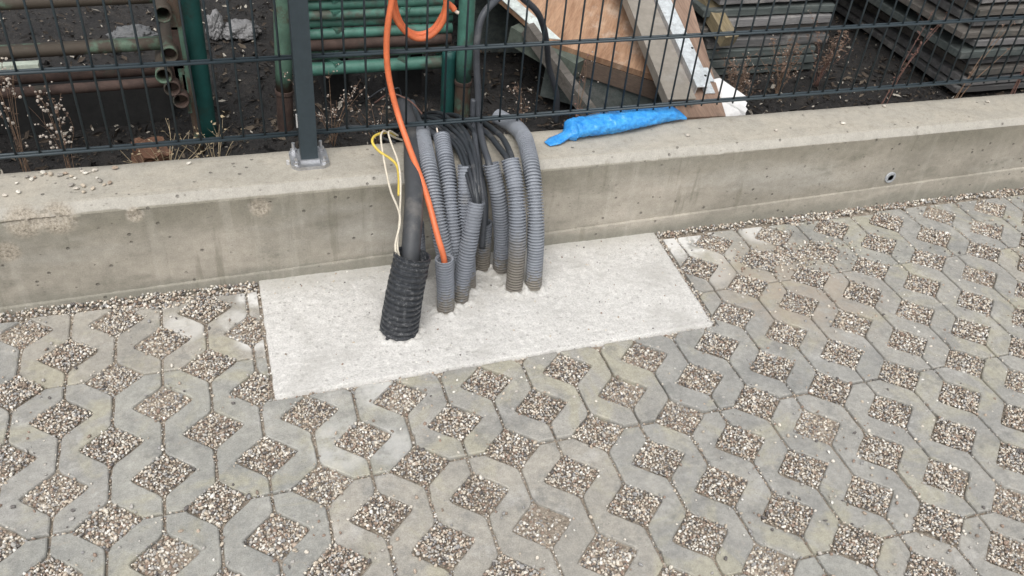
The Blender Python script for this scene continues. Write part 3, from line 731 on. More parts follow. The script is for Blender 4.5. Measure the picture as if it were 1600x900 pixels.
def pebble(x, y, s, k):
    v, f = ROCK_HI[k % len(ROCK_HI)]; a = pr2.uniform(0, 6.28); ca, sa = math.cos(a), math.sin(a)
    vv = [(s*(p[0]*1.25*ca-p[1]*0.9*sa), s*(p[0]*1.25*sa+p[1]*0.9*ca), s*0.62*p[2]) for p in v]
    return meshobj('pebble', vv, [tuple(map(int, t)) for t in f], PMATS[k % 5], loc=(x, y, 0.2775-0.005*(x-0.8)+s*0.42))
for k, (x, y) in enumerate(PEB): tag(pebble(x, y, pr2.uniform(0.0030, 0.0066), pr2.choice((0, 1, 1, 2, 2, 3, 4, 4))+5*pr2.randint(0, 2)), 'small pebble scattered on the left end of the wall top', 'pebble', 'pebbles on the left end of the wall top')
for k, ((x, y), lab) in enumerate(PEB2): tag(pebble(x, y, 0.0055 if k != 2 else 0.007, 0 if k in (0, 2) else 3), lab, 'pebble')

# ------------------------------------------------------------------ fence
def post():
    e = empty('fence_post', (0.3925, 0.285, 0.277)); tag(e, 'dark anthracite steel fence post bolted on a plate to the wall', 'post')
    bm = bmesh.new(); box_bm(bm, -0.0205, 0.0205, -0.0195, 0.0195, 0.009, 1.15); bmobj('shaft', bm, MAT_FENCE, e, bevel=0.003)
    # cast base plate with clipped corners
    bm = bmesh.new(); h, c = 0.046, 0.014; out = [(-h+c, -h), (h-c, -h), (h, -h+c), (h, h-c), (h-c, h), (-h+c, h), (-h, h-c), (-h, -h+c)]
    r0 = [bm.verts.new((x, y*0.98, 0.0)) for x, y in out]; r1 = [bm.verts.new((x, y*0.98, 0.0105)) for x, y in out]
    bm.faces.new(list(reversed(r0))); bm.faces.new(r1)
    for k in range(8): bm.faces.new((r0[k], r0[(k+1) % 8], r1[(k+1) % 8], r1[k]))
    bmobj('base_plate', bm, MAT_GALV, e, bevel=0.0015)
    bm = bmesh.new(); box_bm(bm, -0.0235, 0.0235, -0.0245, 0.0225, 0.0105, 0.0165); bmobj('weld_collar', bm, MAT_GALV, e, bevel=0.002)
    for sx in (-1, 1):
        for sy in (-1, 1):
            V, Q = sweep([Vector((0, 0, 0)), Vector((0, 0, 0.020 if sy < 0 else 0.026))], [0.0042, 0.0042], 10)
            b = meshobj('anchor_bolt', V, Q, MAT_GALV, e, loc=(sx*0.0335, sy*0.031, 0.0105))
            V, Q = sweep([Vector((0, 0, 0.002)), Vector((0, 0, 0.009))], [0.0085, 0.0085], 6); meshobj('nut', V, Q, MAT_GALV, b)
            V, Q = sweep([Vector((0, 0, 0)), Vector((0, 0, 0.0019))], [0.0105, 0.0105], 18); meshobj('washer', V, Q, MAT_GALV, b)
    bm = bmesh.new(); box_bm(bm, -0.0245, -0.0212, -0.006, 0.0, 0.098, 0.132); bmobj('panel_clip', bm, plain('bright_clip', (0.75, 0.75, 0.75), 0.35, metallic=0.6), e, bevel=0.0008)
    bm = bmesh.new(); box_bm(bm, -0.056, -0.049, -0.012, -0.004, 0.0, 0.011); bmobj('wedge', bm, plain('wedge_grey', (0.5, 0.5, 0.5), 0.6), e, bevel=0.001)
    return e
post()
def rod(name, a, b, r, mat, parent, seg=8):
    V, Q = sweep([Vector(a), Vector(b)], [r, r], seg); return meshobj(name, V, Q, mat, parent, smooth=True)
YF = 0.320
V_, Q_ = sweep([Vector((0, 0, 0)), Vector((0, 0, 0.85))], [0.0027, 0.0027], 8)
VW_ME = bpy.data.meshes.new('vertical_wire'); VW_ME.from_pydata(V_, [], Q_); VW_ME.materials.append(MAT_FENCE); VW_ME.polygons.foreach_set('use_smooth', [True]*len(VW_ME.polygons))
def panel(x0, x1, label):
    e = empty('mesh_fence', ((x0+x1)/2, YF, 0.325)); tag(e, label, 'fence', 'double wire mesh fence panels'); ex, ey, ez = e.location
    for z in (0.337, 0.537, 0.737, 0.937, 1.137):
        for dy in (-0.0062, 0.0062): rod('horizontal_wire', (x0-ex, dy, z-ez), (x1-ex, dy, z-ez), 0.0036, MAT_FENCE, e)
    n0 = math.ceil((x0-0.045)/0.05); n1 = math.floor((x1-0.045)/0.05)
    for k in range(n0, n1+1):
        o = bpy.data.objects.new('vertical_wire', VW_ME); o.location = (0.045+0.05*k-ex+random.uniform(-0.0008, 0.0008), 0, 0); link(o, e)
panel(-1.0, 0.386, 'dark wire mesh fence panel left of the post'); panel(0.399, 3.3, 'dark wire mesh fence panel right of the post, above the conduits')

# ------------------------------------------------------------------ conduits
def con(pts, r, mat, label, pitch=0.0076, depth=0.0054, smooth_end=0.0, name='corrugated_conduit', group='grey corrugated conduits', open_end=True, seg=22, taper=1.0):
    o = corrugated(name, pts, r, pitch, depth, mat, seg=seg, smooth_end=smooth_end, open_end=open_end, taper=taper); return tag(o, label, 'conduit', group)
con([(0.5372, -0.0854, -0.03), (0.556, -0.08, 0.1121), (0.5795, -0.060, 0.2130)], 0.0480, MAT_SLEEVE, 'thick black corrugated sleeve, leaning, with the black pipe inside', pitch=0.0140, depth=0.0052, name='duct_sleeve', group=None, seg=32, taper=0.89)
o = tube_obj('black_pipe', [(0.5660, -0.07, 0.1217), (0.5880, -0.01, 0.2251), (0.613, 0.08, 0.2730), (0.635, 0.195, 0.3005), (0.655, 0.29, 0.2985), (0.6669, 0.37, 0.2960), (0.6654, 0.46, 0.3277)], 0.0225, MAT_PIPE, seg=24, n=10)
tag(o, 'thick smooth black pipe leaning from the black sleeve over the wall', 'pipe')
con([(0.6721, -0.0343, -0.03), (0.6692, -0.03, 0.0733), (0.6644, -0.025, 0.161)], 0.0225, MAT_CON, 'short upright grey conduit in front, orange cable going into its top')
con([(0.7105, 0.0438, -0.03), (0.6905, 0.03, 0.0844), (0.6753, 0.045, 0.1649), (0.6681, 0.09, 0.24), (0.6691, 0.175, 0.3035), (0.685, 0.3, 0.3050), (0.7022, 0.38, 0.2811), (0.7249, 0.46, 0.2354)], 0.0215, MAT_CON, 'long grey conduit right beside the black pipe, bending over the wall', smooth_end=0.20)
con([(0.7267, 0.0404, -0.03), (0.715, 0.045, 0.1099), (0.7102, 0.085, 0.2002), (0.7149, 0.16, 0.2837), (0.7235, 0.26, 0.3301)], 0.0215, MAT_CON, 'long grey conduit with a bare wire stub poking from its top end')
con([(0.7147, -0.0048, -0.03), (0.7201, 0.0, 0.0619), (0.7333, 0.01, 0.1525), (0.758, 0.045, 0.2676)], 0.0215, MAT_CON, 'slanted grey conduit leaning right with a bundle of thin black cables in it')
con([(0.7524, 0.0404, -0.03), (0.7462, 0.06, 0.1345), (0.7484, 0.1, 0.2426), (0.7527, 0.135, 0.3167)], 0.0205, MAT_CON, 'grey conduit half hidden behind the slanted one, its top by the black cable bundle')
con([(0.8076, 0.1124, -0.03), (0.8068, 0.115, 0.0867), (0.8078, 0.12, 0.1502)], 0.0215, MAT_CON_DARK, 'short dirty dark grey conduit stub standing close to the wall')
con([(0.8541, 0.0886, -0.03), (0.8513, 0.1, 0.1117), (0.839, 0.115, 0.2222), (0.8235, 0.15, 0.3041)], 0.0215, MAT_CON, 'grey conduit with a single thick grey cable rising from it to the fence')
con([(0.864, 0.0062, -0.03), (0.8704, 0.03, 0.1182), (0.8715, 0.06, 0.2156), (0.8724, 0.1, 0.2753), (0.8698, 0.14, 0.3164)], 0.0225, MAT_CON_MUDDY, 'mud-stained grey conduit with two black cables, second from the right')
con([(0.9168, 0.0006, -0.03), (0.9191, 0.03, 0.1315), (0.9217, 0.07, 0.2221), (0.9262, 0.13, 0.2880), (0.9395, 0.22, 0.3100), (0.9470, 0.285, 0.3050), (0.9418, 0.345, 0.2985), (0.917, 0.40, 0.2960)], 0.0222, MAT_CON, 'rightmost grey conduit, arching over the wall under the fence', smooth_end=0.15)
con([(0.6411, 0.12, -0.03), (0.6260, 0.09, 0.1128), (0.6225, 0.10, 0.1852)], 0.0205, MAT_CON, 'grey conduit almost hidden behind the black pipe and sleeve')

def cable(name, pts, r, mat, label, cat='cable', group=None, seg=10):
    return tag(tube_obj(name, pts, r, mat, seg=seg, n=9), label, cat, group)
GB = 'thin black cables of the bundle'; LB = 'thin black cable of the bundle rising from the slanted conduit over the wall'
cable('cable', [(0.7441, 0.02, 0.1639), (0.7537, 0.04, 0.2622), (0.7574, 0.07, 0.2885), (0.7648, 0.13, 0.3075), (0.7732, 0.235, 0.3099), (0.7589, 0.31, 0.3068), (0.7417, 0.4, 0.2899), (0.7209, 0.5, 0.24), (0.68, 0.6, 0.13)], 0.0062, MAT_CABLE, 'leftmost thin black cable of the bundle where it crosses the wall top', group=GB)
cable('cable', [(0.7474, 0.02, 0.1634), (0.7592, 0.042, 0.2602), (0.7607, 0.06, 0.2944), (0.7676, 0.12, 0.3258), (0.78, 0.23, 0.3177), (0.7713, 0.325, 0.3087), (0.7516, 0.44, 0.2813), (0.7217, 0.56, 0.22), (0.68, 0.66, 0.12)], 0.0062, MAT_CABLE, 'second from left of the bundled thin black cables crossing the wall top', group=GB)
cable('cable', [(0.7508, 0.02, 0.1629), (0.7655, 0.046, 0.2531), (0.7655, 0.06, 0.2938), (0.7795, 0.14, 0.3291), (0.7936, 0.25, 0.3218), (0.7932, 0.33, 0.3136), (0.7812, 0.45, 0.2774), (0.7534, 0.6, 0.20), (0.72, 0.7, 0.11)], 0.0062, MAT_CABLE, 'rightmost thin black cable of the bundle where it crosses the wall top', group=GB)
cable('cable', [(0.7524, 0.02, 0.1627), (0.7575, 0.03, 0.259), (0.7585, 0.065, 0.3005), (0.7703, 0.14, 0.3174), (0.7871, 0.25, 0.3169), (0.7821, 0.34, 0.311), (0.7797, 0.48, 0.2736), (0.7733, 0.62, 0.20), (0.74, 0.72, 0.11)], 0.0062, MAT_CABLE, 'third from left of the bundled thin black cables crossing the wall top', group=GB)
for q, (dx, dy, dz_) in enumerate(((-0.016, 0.004, -0.004), (0.010, 0.006, -0.006), (-0.008, -0.002, 0.005))):
    cable('cable', [(0.7490, 0.02, 0.1630), (0.7565+dx*0.15, 0.036, 0.2600), (0.7570+dx*0.4, 0.06+dy, 0.2900+dz_), (0.7640+dx*0.8, 0.125+dy, 0.3120+dz_), (0.7740+dx, 0.235+dy, 0.3060+dz_*0.5), (0.7640+dx*1.4, 0.315, 0.3020), (0.7400+dx*1.8, 0.42, 0.282), (0.705+dx*2, 0.54, 0.22), (0.66+dx*2, 0.64, 0.11)], 0.0054, MAT_CABLE, ('lowest of the inner thin black cables where the bundle bends over the wall', 'inner thin black cable on the right side of the bundle over the wall', 'topmost of the inner thin black cables where the bundle bends over the wall')[q], group=GB)
cable('cable', [(0.7988, 0.10, 0.0859), (0.7980, 0.1, 0.1886), (0.7953, 0.12, 0.2432), (0.7996, 0.18, 0.2889), (0.8147, 0.26, 0.2993), (0.8333, 0.345, 0.2990), (0.8305, 0.352, 0.3412), (0.8302, 0.352, 0.3783)], 0.0075, MAT_CABLE_GREY, 'grey-black cable with a cut end standing up behind the lowest fence wire')
cable('cable', [(0.8028, 0.10, 0.0839), (0.8064, 0.11, 0.1809), (0.8054, 0.13, 0.2358), (0.8054, 0.18, 0.2800), (0.8204, 0.26, 0.2893), (0.8283, 0.34, 0.2975), (0.8204, 0.46, 0.2729), (0.8107, 0.6, 0.20), (0.78, 0.7, 0.11)], 0.0072, MAT_CABLE, 'black cable rising from the short dark stub over the wall')
cable('cable', [(0.8275, 0.12, 0.2395), (0.8185, 0.15, 0.3047), (0.8297, 0.235, 0.3026), (0.8482, 0.335, 0.2980), (0.8464, 0.352, 0.3399), (0.8414, 0.354, 0.4057), (0.8348, 0.357, 0.4758), (0.8344, 0.362, 0.5387), (0.8458, 0.372, 0.5906), (0.8813, 0.392, 0.6204), (0.9364, 0.43, 0.6326), (0.9948, 0.47, 0.5885), (1.0415, 0.5, 0.5435), (1.0844, 0.55, 0.4758), (1.1202, 0.6, 0.3953), (1.1532, 0.65, 0.3105), (1.202, 0.68, 0.1969), (1.22, 0.70, 0.09)], 0.0088, MAT_CABLE_GREY, 'thick grey cable standing behind the fence and looping over to the plywood sheet', seg=14)
cable('cable', [(0.8698, 0.1, 0.2662), (0.8623, 0.138, 0.3183), (0.8629, 0.21, 0.3118), (0.8632, 0.29, 0.3008), (0.8563, 0.35, 0.2915), (0.8552, 0.45, 0.2594), (0.84, 0.6, 0.10)], 0.0078, MAT_CABLE, 'left of two black cables going into the mud-stained conduit')
cable('cable', [(0.8766, 0.1, 0.2654), (0.8753, 0.142, 0.3183), (0.8853, 0.25, 0.3134), (0.8825, 0.325, 0.299), (0.8805, 0.4, 0.278), (0.8829, 0.5, 0.2446), (0.87, 0.64, 0.10)], 0.0078, MAT_CABLE, 'right of two black cables going into the mud-stained conduit')
cable('cable', [(0.7201, 0.64, 0.10), (0.7201, 0.60, 0.2464), (0.7108, 0.52, 0.2702), (0.7024, 0.42, 0.2883), (0.7111, 0.36, 0.295), (0.735, 0.30, 0.295), (0.745, 0.26, 0.29)], 0.009, MAT_CABLE_GREY, 'bluish grey cable behind the fence just right of the black pipe end')
orange = cable('cable', [(0.6716, -0.026, 0.0799), (0.6648, -0.024, 0.1564), (0.6534, 0.0, 0.2092), (0.6434, 0.09, 0.2798), (0.6289, 0.205, 0.3353), (0.6148, 0.270, 0.3907), (0.5989, 0.293, 0.467), (0.5921, 0.297, 0.5327), (0.5944, 0.298, 0.6037), (0.6054, 0.298, 0.672), (0.6174, 0.300, 0.7376), (0.6220, 0.318, 0.765), (0.6257, 0.34, 0.7233), (0.6125, 0.340, 0.6659), (0.6202, 0.341, 0.6186), (0.6445, 0.343, 0.579), (0.6769, 0.345, 0.5567), (0.7087, 0.345, 0.5616), (0.7359, 0.344, 0.5907), (0.7462, 0.343, 0.6333), (0.7378, 0.343, 0.6839), (0.7085, 0.344, 0.721), (0.6573, 0.350, 0.7196), (0.625, 0.356, 0.6817), (0.6249, 0.358, 0.6327), (0.6439, 0.360, 0.5836), (0.6793, 0.361, 0.56), (0.7175, 0.361, 0.5696), (0.7432, 0.360, 0.6064), (0.7513, 0.358, 0.6339), (0.7638, 0.356, 0.6278), (0.7705, 0.354, 0.6196)], 0.0074, MAT_ORANGE, 'bright orange cable rising from a conduit and looped behind the fence', seg=14)
tip = tube_obj('stripped_end', [(0.7705, 0.354, 0.6196), (0.7760, 0.353, 0.6150), (0.7801, 0.353, 0.6132)], 0.0045, MAT_COPPER, seg=8)
child_local(tip, orange)
cable('wire', [(0.5520, -0.065, 0.1875), (0.5405, -0.05, 0.2300), (0.562, 0.0, 0.2763), (0.5593, 0.09, 0.2896), (0.5605, 0.15, 0.3044), (0.5635, 0.22, 0.333), (0.5673, 0.255, 0.347), (0.576, 0.275, 0.3478), (0.5869, 0.29, 0.3386), (0.6104, 0.31, 0.3108), (0.6396, 0.33, 0.2864)], 0.0026, MAT_WHITEW, 'thin white wire arching highest, left of the black pipe', 'wire', seg=8)
cable('wire', [(0.5555, -0.062, 0.1842), (0.5460, -0.048, 0.2280), (0.5605, 0.0, 0.2675), (0.5803, 0.08, 0.2935), (0.5892, 0.13, 0.3135), (0.5913, 0.17, 0.327), (0.5868, 0.225, 0.3441), (0.5875, 0.26, 0.3496), (0.5973, 0.285, 0.3422), (0.622, 0.31, 0.3135)], 0.0024, MAT_WHITEW, 'thin white wire running close beside the orange cable and black pipe', 'wire', seg=8)
cable('wire', [(0.5770, 0.085, 0.2800), (0.5778, 0.09, 0.2874), (0.5872, 0.135, 0.2999), (0.5897, 0.17, 0.311), (0.5781, 0.19, 0.3202), (0.5537, 0.21, 0.3325), (0.542, 0.23, 0.3455), (0.5489, 0.25, 0.3497), (0.567, 0.27, 0.3459), (0.5937, 0.3, 0.3307), (0.6194, 0.33, 0.3027)], 0.0033, MAT_YELLOWW, 'yellow wire curling over the wall top left of the black pipe', 'wire', seg=8)
cable('wire', [(0.7164, 0.22, 0.3100), (0.7164, 0.26, 0.3260), (0.7166, 0.285, 0.3402)], 0.0022, MAT_COPPER, 'short bare wire stub poking out of a grey conduit end', 'wire', seg=8)
cable('wire', [(0.45, 0.42, 0.27), (0.4897, 0.39, 0.3050), (0.5296, 0.37, 0.3160), (0.5596, 0.36, 0.3100), (0.5906, 0.345, 0.2900), (0.62, 0.33, 0.283)], 0.0036, MAT_CABLE, 'thin black wire along the back edge of the wall right of the post', 'wire', seg=8)

tag(box('plastic_strip', (0.8915, 0.030, 0.004), (0.8945, 0.038, 0.085), MAT_WHITEW, bevel=0.0006), 'thin white plastic strip standing between the two rightmost conduits', 'strip')
cable('wire', [(0.60, 0.52, 0.30), (0.63, 0.46, 0.355), (0.665, 0.44, 0.352), (0.69, 0.43, 0.335), (0.71, 0.42, 0.31)], 0.0022, MAT_STEM_RED, 'brown wire draped over the end of the black pipe', 'wire', seg=6)
cable('wire', [(0.70, 0.56, 0.12), (0.67, 0.50, 0.33), (0.645, 0.47, 0.365), (0.615, 0.48, 0.36), (0.58, 0.54, 0.30)], 0.0020, MAT_CABLE_GREY, 'thin grey wire curling over the end of the black pipe', 'wire', seg=6)

# ------------------------------------------------------------------ blue plastic bag on the wall
def bag():
    ax = [Vector(p) for p in ((1.015, 0.262, 0.279), (1.055, 0.276, 0.284), (1.085, 0.286, 0.292), (1.10, 0.292, 0.302), (1.16, 0.303, 0.301), (1.24, 0.314, 0.301), (1.32, 0.327, 0.300), (1.38, 0.338, 0.299), (1.43, 0.338, 0.294), (1.462, 0.328, 0.283))]
    path = resample(catmull(ax, 8), 0.0042); n = len(path); seg = 40; V = []; F = []
    for i, p in enumerate(path):
        s = i/(n-1); T = (path[min(i+1, n-1)]-path[max(i-1, 0)]).normalized(); side = Vector((-T.y, T.x, 0)).normalized()
        wd = np.interp(s, [0, 0.06, 0.14, 0.185, 0.22, 0.45, 0.7, 0.9, 1.0], [0.012, 0.020, 0.016, 0.030, 0.034, 0.038, 0.036, 0.026, 0.004])
        hg = np.interp(s, [0, 0.06, 0.14, 0.185, 0.22, 0.45, 0.7, 0.9, 1.0], [0.002, 0.005, 0.009, 0.030, 0.025, 0.027, 0.025, 0.020, 0.003])
        for k in range(seg):
            a = 2*math.pi*k/seg; c, sn = math.cos(a), math.sin(a)
            cr = 1.06+0.10*ns(p.x, c*0.10, sn*0.10, 22)-0.20*abs(ns(p.x*0.8+c*0.03, c*0.07+3, sn*0.07, 48))-0.14*abs(ns(p.x*1.2-c*0.04, c*0.06+7, sn*0.06, 95))+0.05*ns(p.x*2+c*0.08, c*0.05+5, sn*0.05, 150)
            q = p+side*(wd*c*cr)+Vector((0, 0, 1))*(hg*sn*cr)
            q.z = max(q.z, 0.2765-0.005*(q.x-0.8)+0.0012) if q.y < 0.346 else max(q.z, 0.262)
            V.append(q-ax[0])
    for i in range(n-1):
        for k in range(seg): k2 = (k+1) % seg; F.append((i*seg+k, i*seg+k2, (i+1)*seg+k2, (i+1)*seg+k))
    F.append(tuple(range(seg-1, -1, -1))); F.append(tuple(range((n-1)*seg, n*seg)))
    tag(meshobj('plastic_bag', V, F, MAT_BLUE, smooth=True, loc=ax[0]), 'crumpled bright blue plastic bag lying on the wall under the fence', 'bag')
bag()

# ------------------------------------------------------------------ yard behind the fence
nxg, nyg = 150, 70; V = []; F = []
for j in range(nyg+1):
    for i in range(nxg+1):
        x = -3.0+10.0*i/nxg; t = j/nyg; y = 0.35+5.0*t**1.5
        z = 0.085+0.020*ns(x, y, 0, 3)+0.012*ns(x, y, 2, 11)+0.007*ns(x, y, 4, 30)+0.04*max(0, 1-(y-0.35)/0.25)
        V.append((x, y, z))
for j in range(nyg):
    for i in range(nxg): a = j*(nxg+1)+i; F.append((a, a+1, a+nxg+2, a+nxg+1))
struct(meshobj('yard_ground', V, F, MAT_SOIL, smooth=True))
def soil_z(x, y): return 0.085+0.020*ns(x, y, 0, 3)+0.012*ns(x, y, 2, 11)+0.04*max(0, 1-(y-0.35)/0.25)
# leaf litter and crumbs
lr = random.Random(11); V = []; F = []; TT = []
for k in range(20000):
    x = lr.uniform(-0.8, 3.4); y = 0.36+2.2*lr.random()**1.6; s = lr.uniform(0.003, 0.009) if lr.random() < 0.85 else lr.uniform(0.010, 0.020)
    z = soil_z(x, y)+lr.uniform(0.001, 0.012); M3 = Matrix.Rotation(lr.uniform(0, 6.3), 3, 'Z') @ Matrix.Rotation(lr.gauss(0, 0.6), 3, 'X') @ Matrix.Rotation(lr.gauss(0, 0.5), 3, 'Y')
    b = len(V)
    for p in ((-1, 0, 0), (-0.3, -0.5, 0.15), (0.9, -0.15, 0.3), (1.1, 0.1, 0.1), (0.2, 0.55, 0.2), (-0.1, 0.05, -0.05)): V.append(Vector((x, y, z))+M3 @ (Vector(p)*s))
    F += [(b, b+1, b+5), (b+1, b+2, b+5), (b+2, b+3, b+5), (b+3, b+4, b+5), (b+4, b, b+5)]; TT += [lr.random()]*6
me = bpy.data.meshes.new('leaf_litter'); me.from_pydata(V, [], F); at = me.attributes.new('tint', 'FLOAT', 'POINT'); at.data.foreach_set('value', TT)
M = Mat('litter', 0.9, per_object=False); a_ = nd(M.nt, 'ShaderNodeAttribute'); a_.attribute_name = 'tint'
M.base(a_.outputs['Fac'], [(0, (0.018, 0.016, 0.015)), (0.35, (0.035, 0.028, 0.022)), (0.6, (0.065, 0.050, 0.038)), (0.72, (0.02, 0.02, 0.021)), (0.80, (0.13, 0.105, 0.08)), (0.92, (0.40, 0.37, 0.32))], 'CONSTANT')
me.materials.append(M.done()); o = link(bpy.data.objects.new('leaf_litter', me)); o['kind'] = 'stuff'; o['label'] = 'dead leaves and crumbs strewn over the dark yard soil'; o['category'] = 'litter'

def tube2(name, a, b, r, mat, parent=None, seg=18, hollow=True, wall=0.004, n=10):
    a, b = Vector(a), Vector(b); path = [a.lerp(b, i/n)-a for i in range(n+1)]
    F_, T_ = frames(path); V, Q = sweep(path, [r]*(n+1), seg, inner=wall if hollow else 0, inner_depth=0.12, cap0=True)
    o = meshobj(name, V, Q, mat, None, True, a)
    if parent is not None: child_local(o, parent)
    return o
# rack posts
def rack_post(a, b, jz, mat, low, label, r=0.0245):
    e = empty('rack_post', a); tag(e, label, 'post'); a, b = Vector(a), Vector(b)
    t = (jz-a.z)/(b.z-a.z); j = a.lerp(b, t)
    tube2('upper_tube', j, b, r, mat, e); tube2('lower_tube', a-Vector((0, 0, 0.03)), j, r*1.0, low, e)
    tube2('joint_collar', j-(b-a).normalized()*0.006, j+(b-a).normalized()*0.006, r*1.12, MAT_RUST, e, hollow=False)
    return e
rack_post((0.3754, 0.80, 0.0763), (0.4300, 0.80, 1.10), 0.2123, MAT_GREEN_PALE, MAT_RUST, 'upright faded green steel tube just left of the fence post')
rack_post((0.9306, 0.80, 0.0803), (0.9308, 0.80, 1.10), 0.2054, MAT_GREEN, MAT_GREEN_PALE, 'upright mottled green steel tube right of the stacked frames')
e = tube2('rack_post', (0.149, 0.78, 0.05), (0.1565, 0.78, 1.10), 0.030, MAT_TEAL); tag(e, 'upright dark teal steel tube right of the open pipe ends', 'post')
e = tube2('rack_post', (0.985, 0.83, 0.05), (0.985, 0.83, 0.30), 0.022, MAT_TEAL)
e.location.x = 0.89; tag(e, 'short dark teal tube under the right end of the stacked frames', 'post')
# flat frames stacked between the posts
RZ = [0.252, 0.293, 0.330, 0.361, 0.391, 0.418, 0.447, 0.478, 0.510]
RR = [0.0200, 0.0140, 0.0175, 0.0152, 0.0150, 0.0140, 0.0155, 0.015, 0.015]
ORD = ['lowest', 'second lowest', 'third lowest', 'fourth from the bottom', 'fifth from the bottom', 'sixth from the bottom', 'seventh from the bottom', 'eighth from the bottom', 'topmost']
fr = random.Random(3)
for k, (z, r) in enumerate(zip(RZ, RR)):
    y = 0.86+fr.uniform(-0.012, 0.012); xl, xr = 0.445+fr.uniform(-0.01, 0.01), 0.905+fr.uniform(-0.012, 0.006); mt = MAT_RUST if k == 2 else (MAT_GREEN if k != 1 else MAT_GREEN_PALE)
    e = empty('scaffold_frame', (xl, y, z)); tag(e, 'green welded tube frame lying flat, %s of the stack behind the fence' % ORD[k] if k != 2 else 'rust-brown tube frame lying flat, third lowest of the stack behind the fence', 'frame', 'stacked scaffold frames')
    tube2('front_rail', (xl, y, z), (xr, y, z), r, mt, e)
    for x in (xl+0.012, xr-0.012): tube2('side_rail', (x, y+0.01, z), (x, y+1.1, z), r*0.9, mt, e)
    if k not in (2,):
        for (xa, xb) in ((xl+0.10, xl+0.018), (xr-0.15, xr-0.015)):
            yb = 0.17 if xb < 0.6 else 0.26
            bm = bmesh.new(); d = Vector((xb-xa, yb, 0)); L = d.length; mt3 = Matrix.Translation((0, 0, 0)) @ Matrix.Rotation(math.atan2(d.y, d.x), 4, 'Z')
            box_bm(bm, -0.015, L, -0.014, 0.014, r*0.55, r*1.12, mt3); o = bmobj('corner_brace', bm, mt, None, bevel=0.0015, loc=(xa, y, z)); child_local(o, e)
for x in (0.56, 0.80): tag(box('timber_bearer', (x-0.04, 0.98, 0.07), (x+0.04, 1.9, 0.236), MAT_SHADE_TIMBER), 'dark timber bearer under the %s side of the stacked frames' % ('left' if x < 0.7 else 'right'), 'timber')
# frames with open sockets at the far left
SK = [(0.0914, 0.5166, 0.505, 0.78, MAT_GREEN_OLD), (0.0902, 0.4082, 0.392, 0.74, MAT_GREEN_OLD), (0.0670, 0.3502, 0.345, 0.86, MAT_GREEN_OLD), (0.0821, 0.3123, 0.290, 0.72, MAT_RUST), (0.0994, 0.2752, 0.255, 0.88, MAT_RUST)]
LO = ['topmost', 'second highest', 'middle', 'second lowest', 'lowest']
for k, (x, z, rz, ry, mt) in enumerate(SK):
    e = empty('scaffold_frame', (x, 0.66, z)); tag(e, '%s frame with an open pipe end left of the teal tube, %s' % ('rusty green' if mt is MAT_GREEN_OLD else 'rusty brown', LO[k]), 'frame', 'frames with open pipe ends')
    tube2('socket', (x, 0.86, z), (x, 0.655, z), 0.0215, mt, e, wall=0.0035, seg=24)
    tube2('rail', (-0.9, ry, rz), (x+0.01, ry+0.02, rz+0.004), 0.0165 if k != 3 else 0.014, mt, e)
    bm = bmesh.new(); box_bm(bm, x+0.012, x+0.036, 0.69, 0.715, z-0.055, z+0.06); o = bmobj('spacer_plate', bm, MAT_RUST if k in (1, 2) else MAT_GREEN_PALE, None, bevel=0.002); child_local(o, e)
e = tube2('green_bar', (0.128, 0.70, 0.07), (0.118, 0.70, 0.95), 0.011, MAT_GREEN_PALE); tag(e, 'thin pale green upright bar beside the open pipe ends', 'bar')
o = box('square_bar', (-0.95, 0.648, 0.381), (-0.2218, 0.672, 0.405), plain('pale_green_bar', (0.42, 0.47, 0.40), 0.7, var=0.2, nscale=30, dirt=(0.25, 0.14, 0.08))); tag(o, 'pale square bar with a cut end at the far left edge', 'bar')
o = box('timber_bearer', (-0.9, 0.90, 0.07), (0.06, 1.02, 0.225), MAT_SHADE_TIMBER); tag(o, 'dark timber bearer under the frames at the far left', 'timber')
# rags
def rag(name, x0, x1, y, z, h, label, mat, seed, dep=0.05):
    n, m2 = 26, 12; V = []; F = []
    for side in (0, 1):
        for j in range(m2+1):
            for i in range(n+1):
                s, t = i/n, j/m2; x = x0+(x1-x0)*s; hh = h*(0.55+0.45*math.sin(math.pi*min(1, s*1.1+0.05)))*(1+0.25*ns(s, seed, 0, 5))
                a = math.pi*t; yy = y+dep*(0.5-0.5*math.cos(a))*(1+0.2*ns(s, t, seed, 4)); zz = z+hh*math.sin(a)*(1+0.25*ns(s*2, t*2, seed, 4))
                off = 0.006*ns(s*4, t*4, seed, 5); V.append((x+off, yy+off-(0.002 if side else 0), zz-(0.003 if side else 0)))
    q = (n+1)*(m2+1)
    for side in (0, 1):
        for j in range(m2):
            for i in range(n):
                a = side*q+j*(n+1)+i; f = (a, a+1, a+n+2, a+n+1); F.append(f if side == 0 else f[::-1])
    for i in range(n): F.append((i, q+i, q+i+1, i+1)); b = m2*(n+1)+i; F.append((b+1, q+b+1, q+b, b))
    return tag(meshobj(name, V, F, mat, smooth=True), label, 'rag')
def crumple(name, c, size, seed, mat, label):
    bm = bmesh.new(); bmesh.ops.create_icosphere(bm, subdivisions=5, radius=1.0)
    for v in bm.verts:
        p = v.co; d = 1+0.35*noise.noise(p*1.6+Vector((seed, 0, 0)))+0.28*abs(noise.noise(p*3.4+Vector((0, seed, 0))))-0.22*abs(noise.noise(p*6.5+Vector((0, 0, seed))))
        v.co = Vector((p.x*size[0]*d, p.y*size[1]*d, max(-0.35, p.z)*size[2]*d))
    return tag(bmobj(name, bm, mat, smooth=True, loc=c), label, 'rag')
crumple('plastic_rag', (0.212, 1.52, 0.115), (0.034, 0.05, 0.055), 3, MAT_RAG, 'dirty white plastic lump on the soil right beside the dark teal tube')
crumple('plastic_rag', (0.300, 1.50, 0.110), (0.060, 0.05, 0.034), 5, MAT_RAG, 'crumpled white plastic rag on the soil left of the faded green tube')
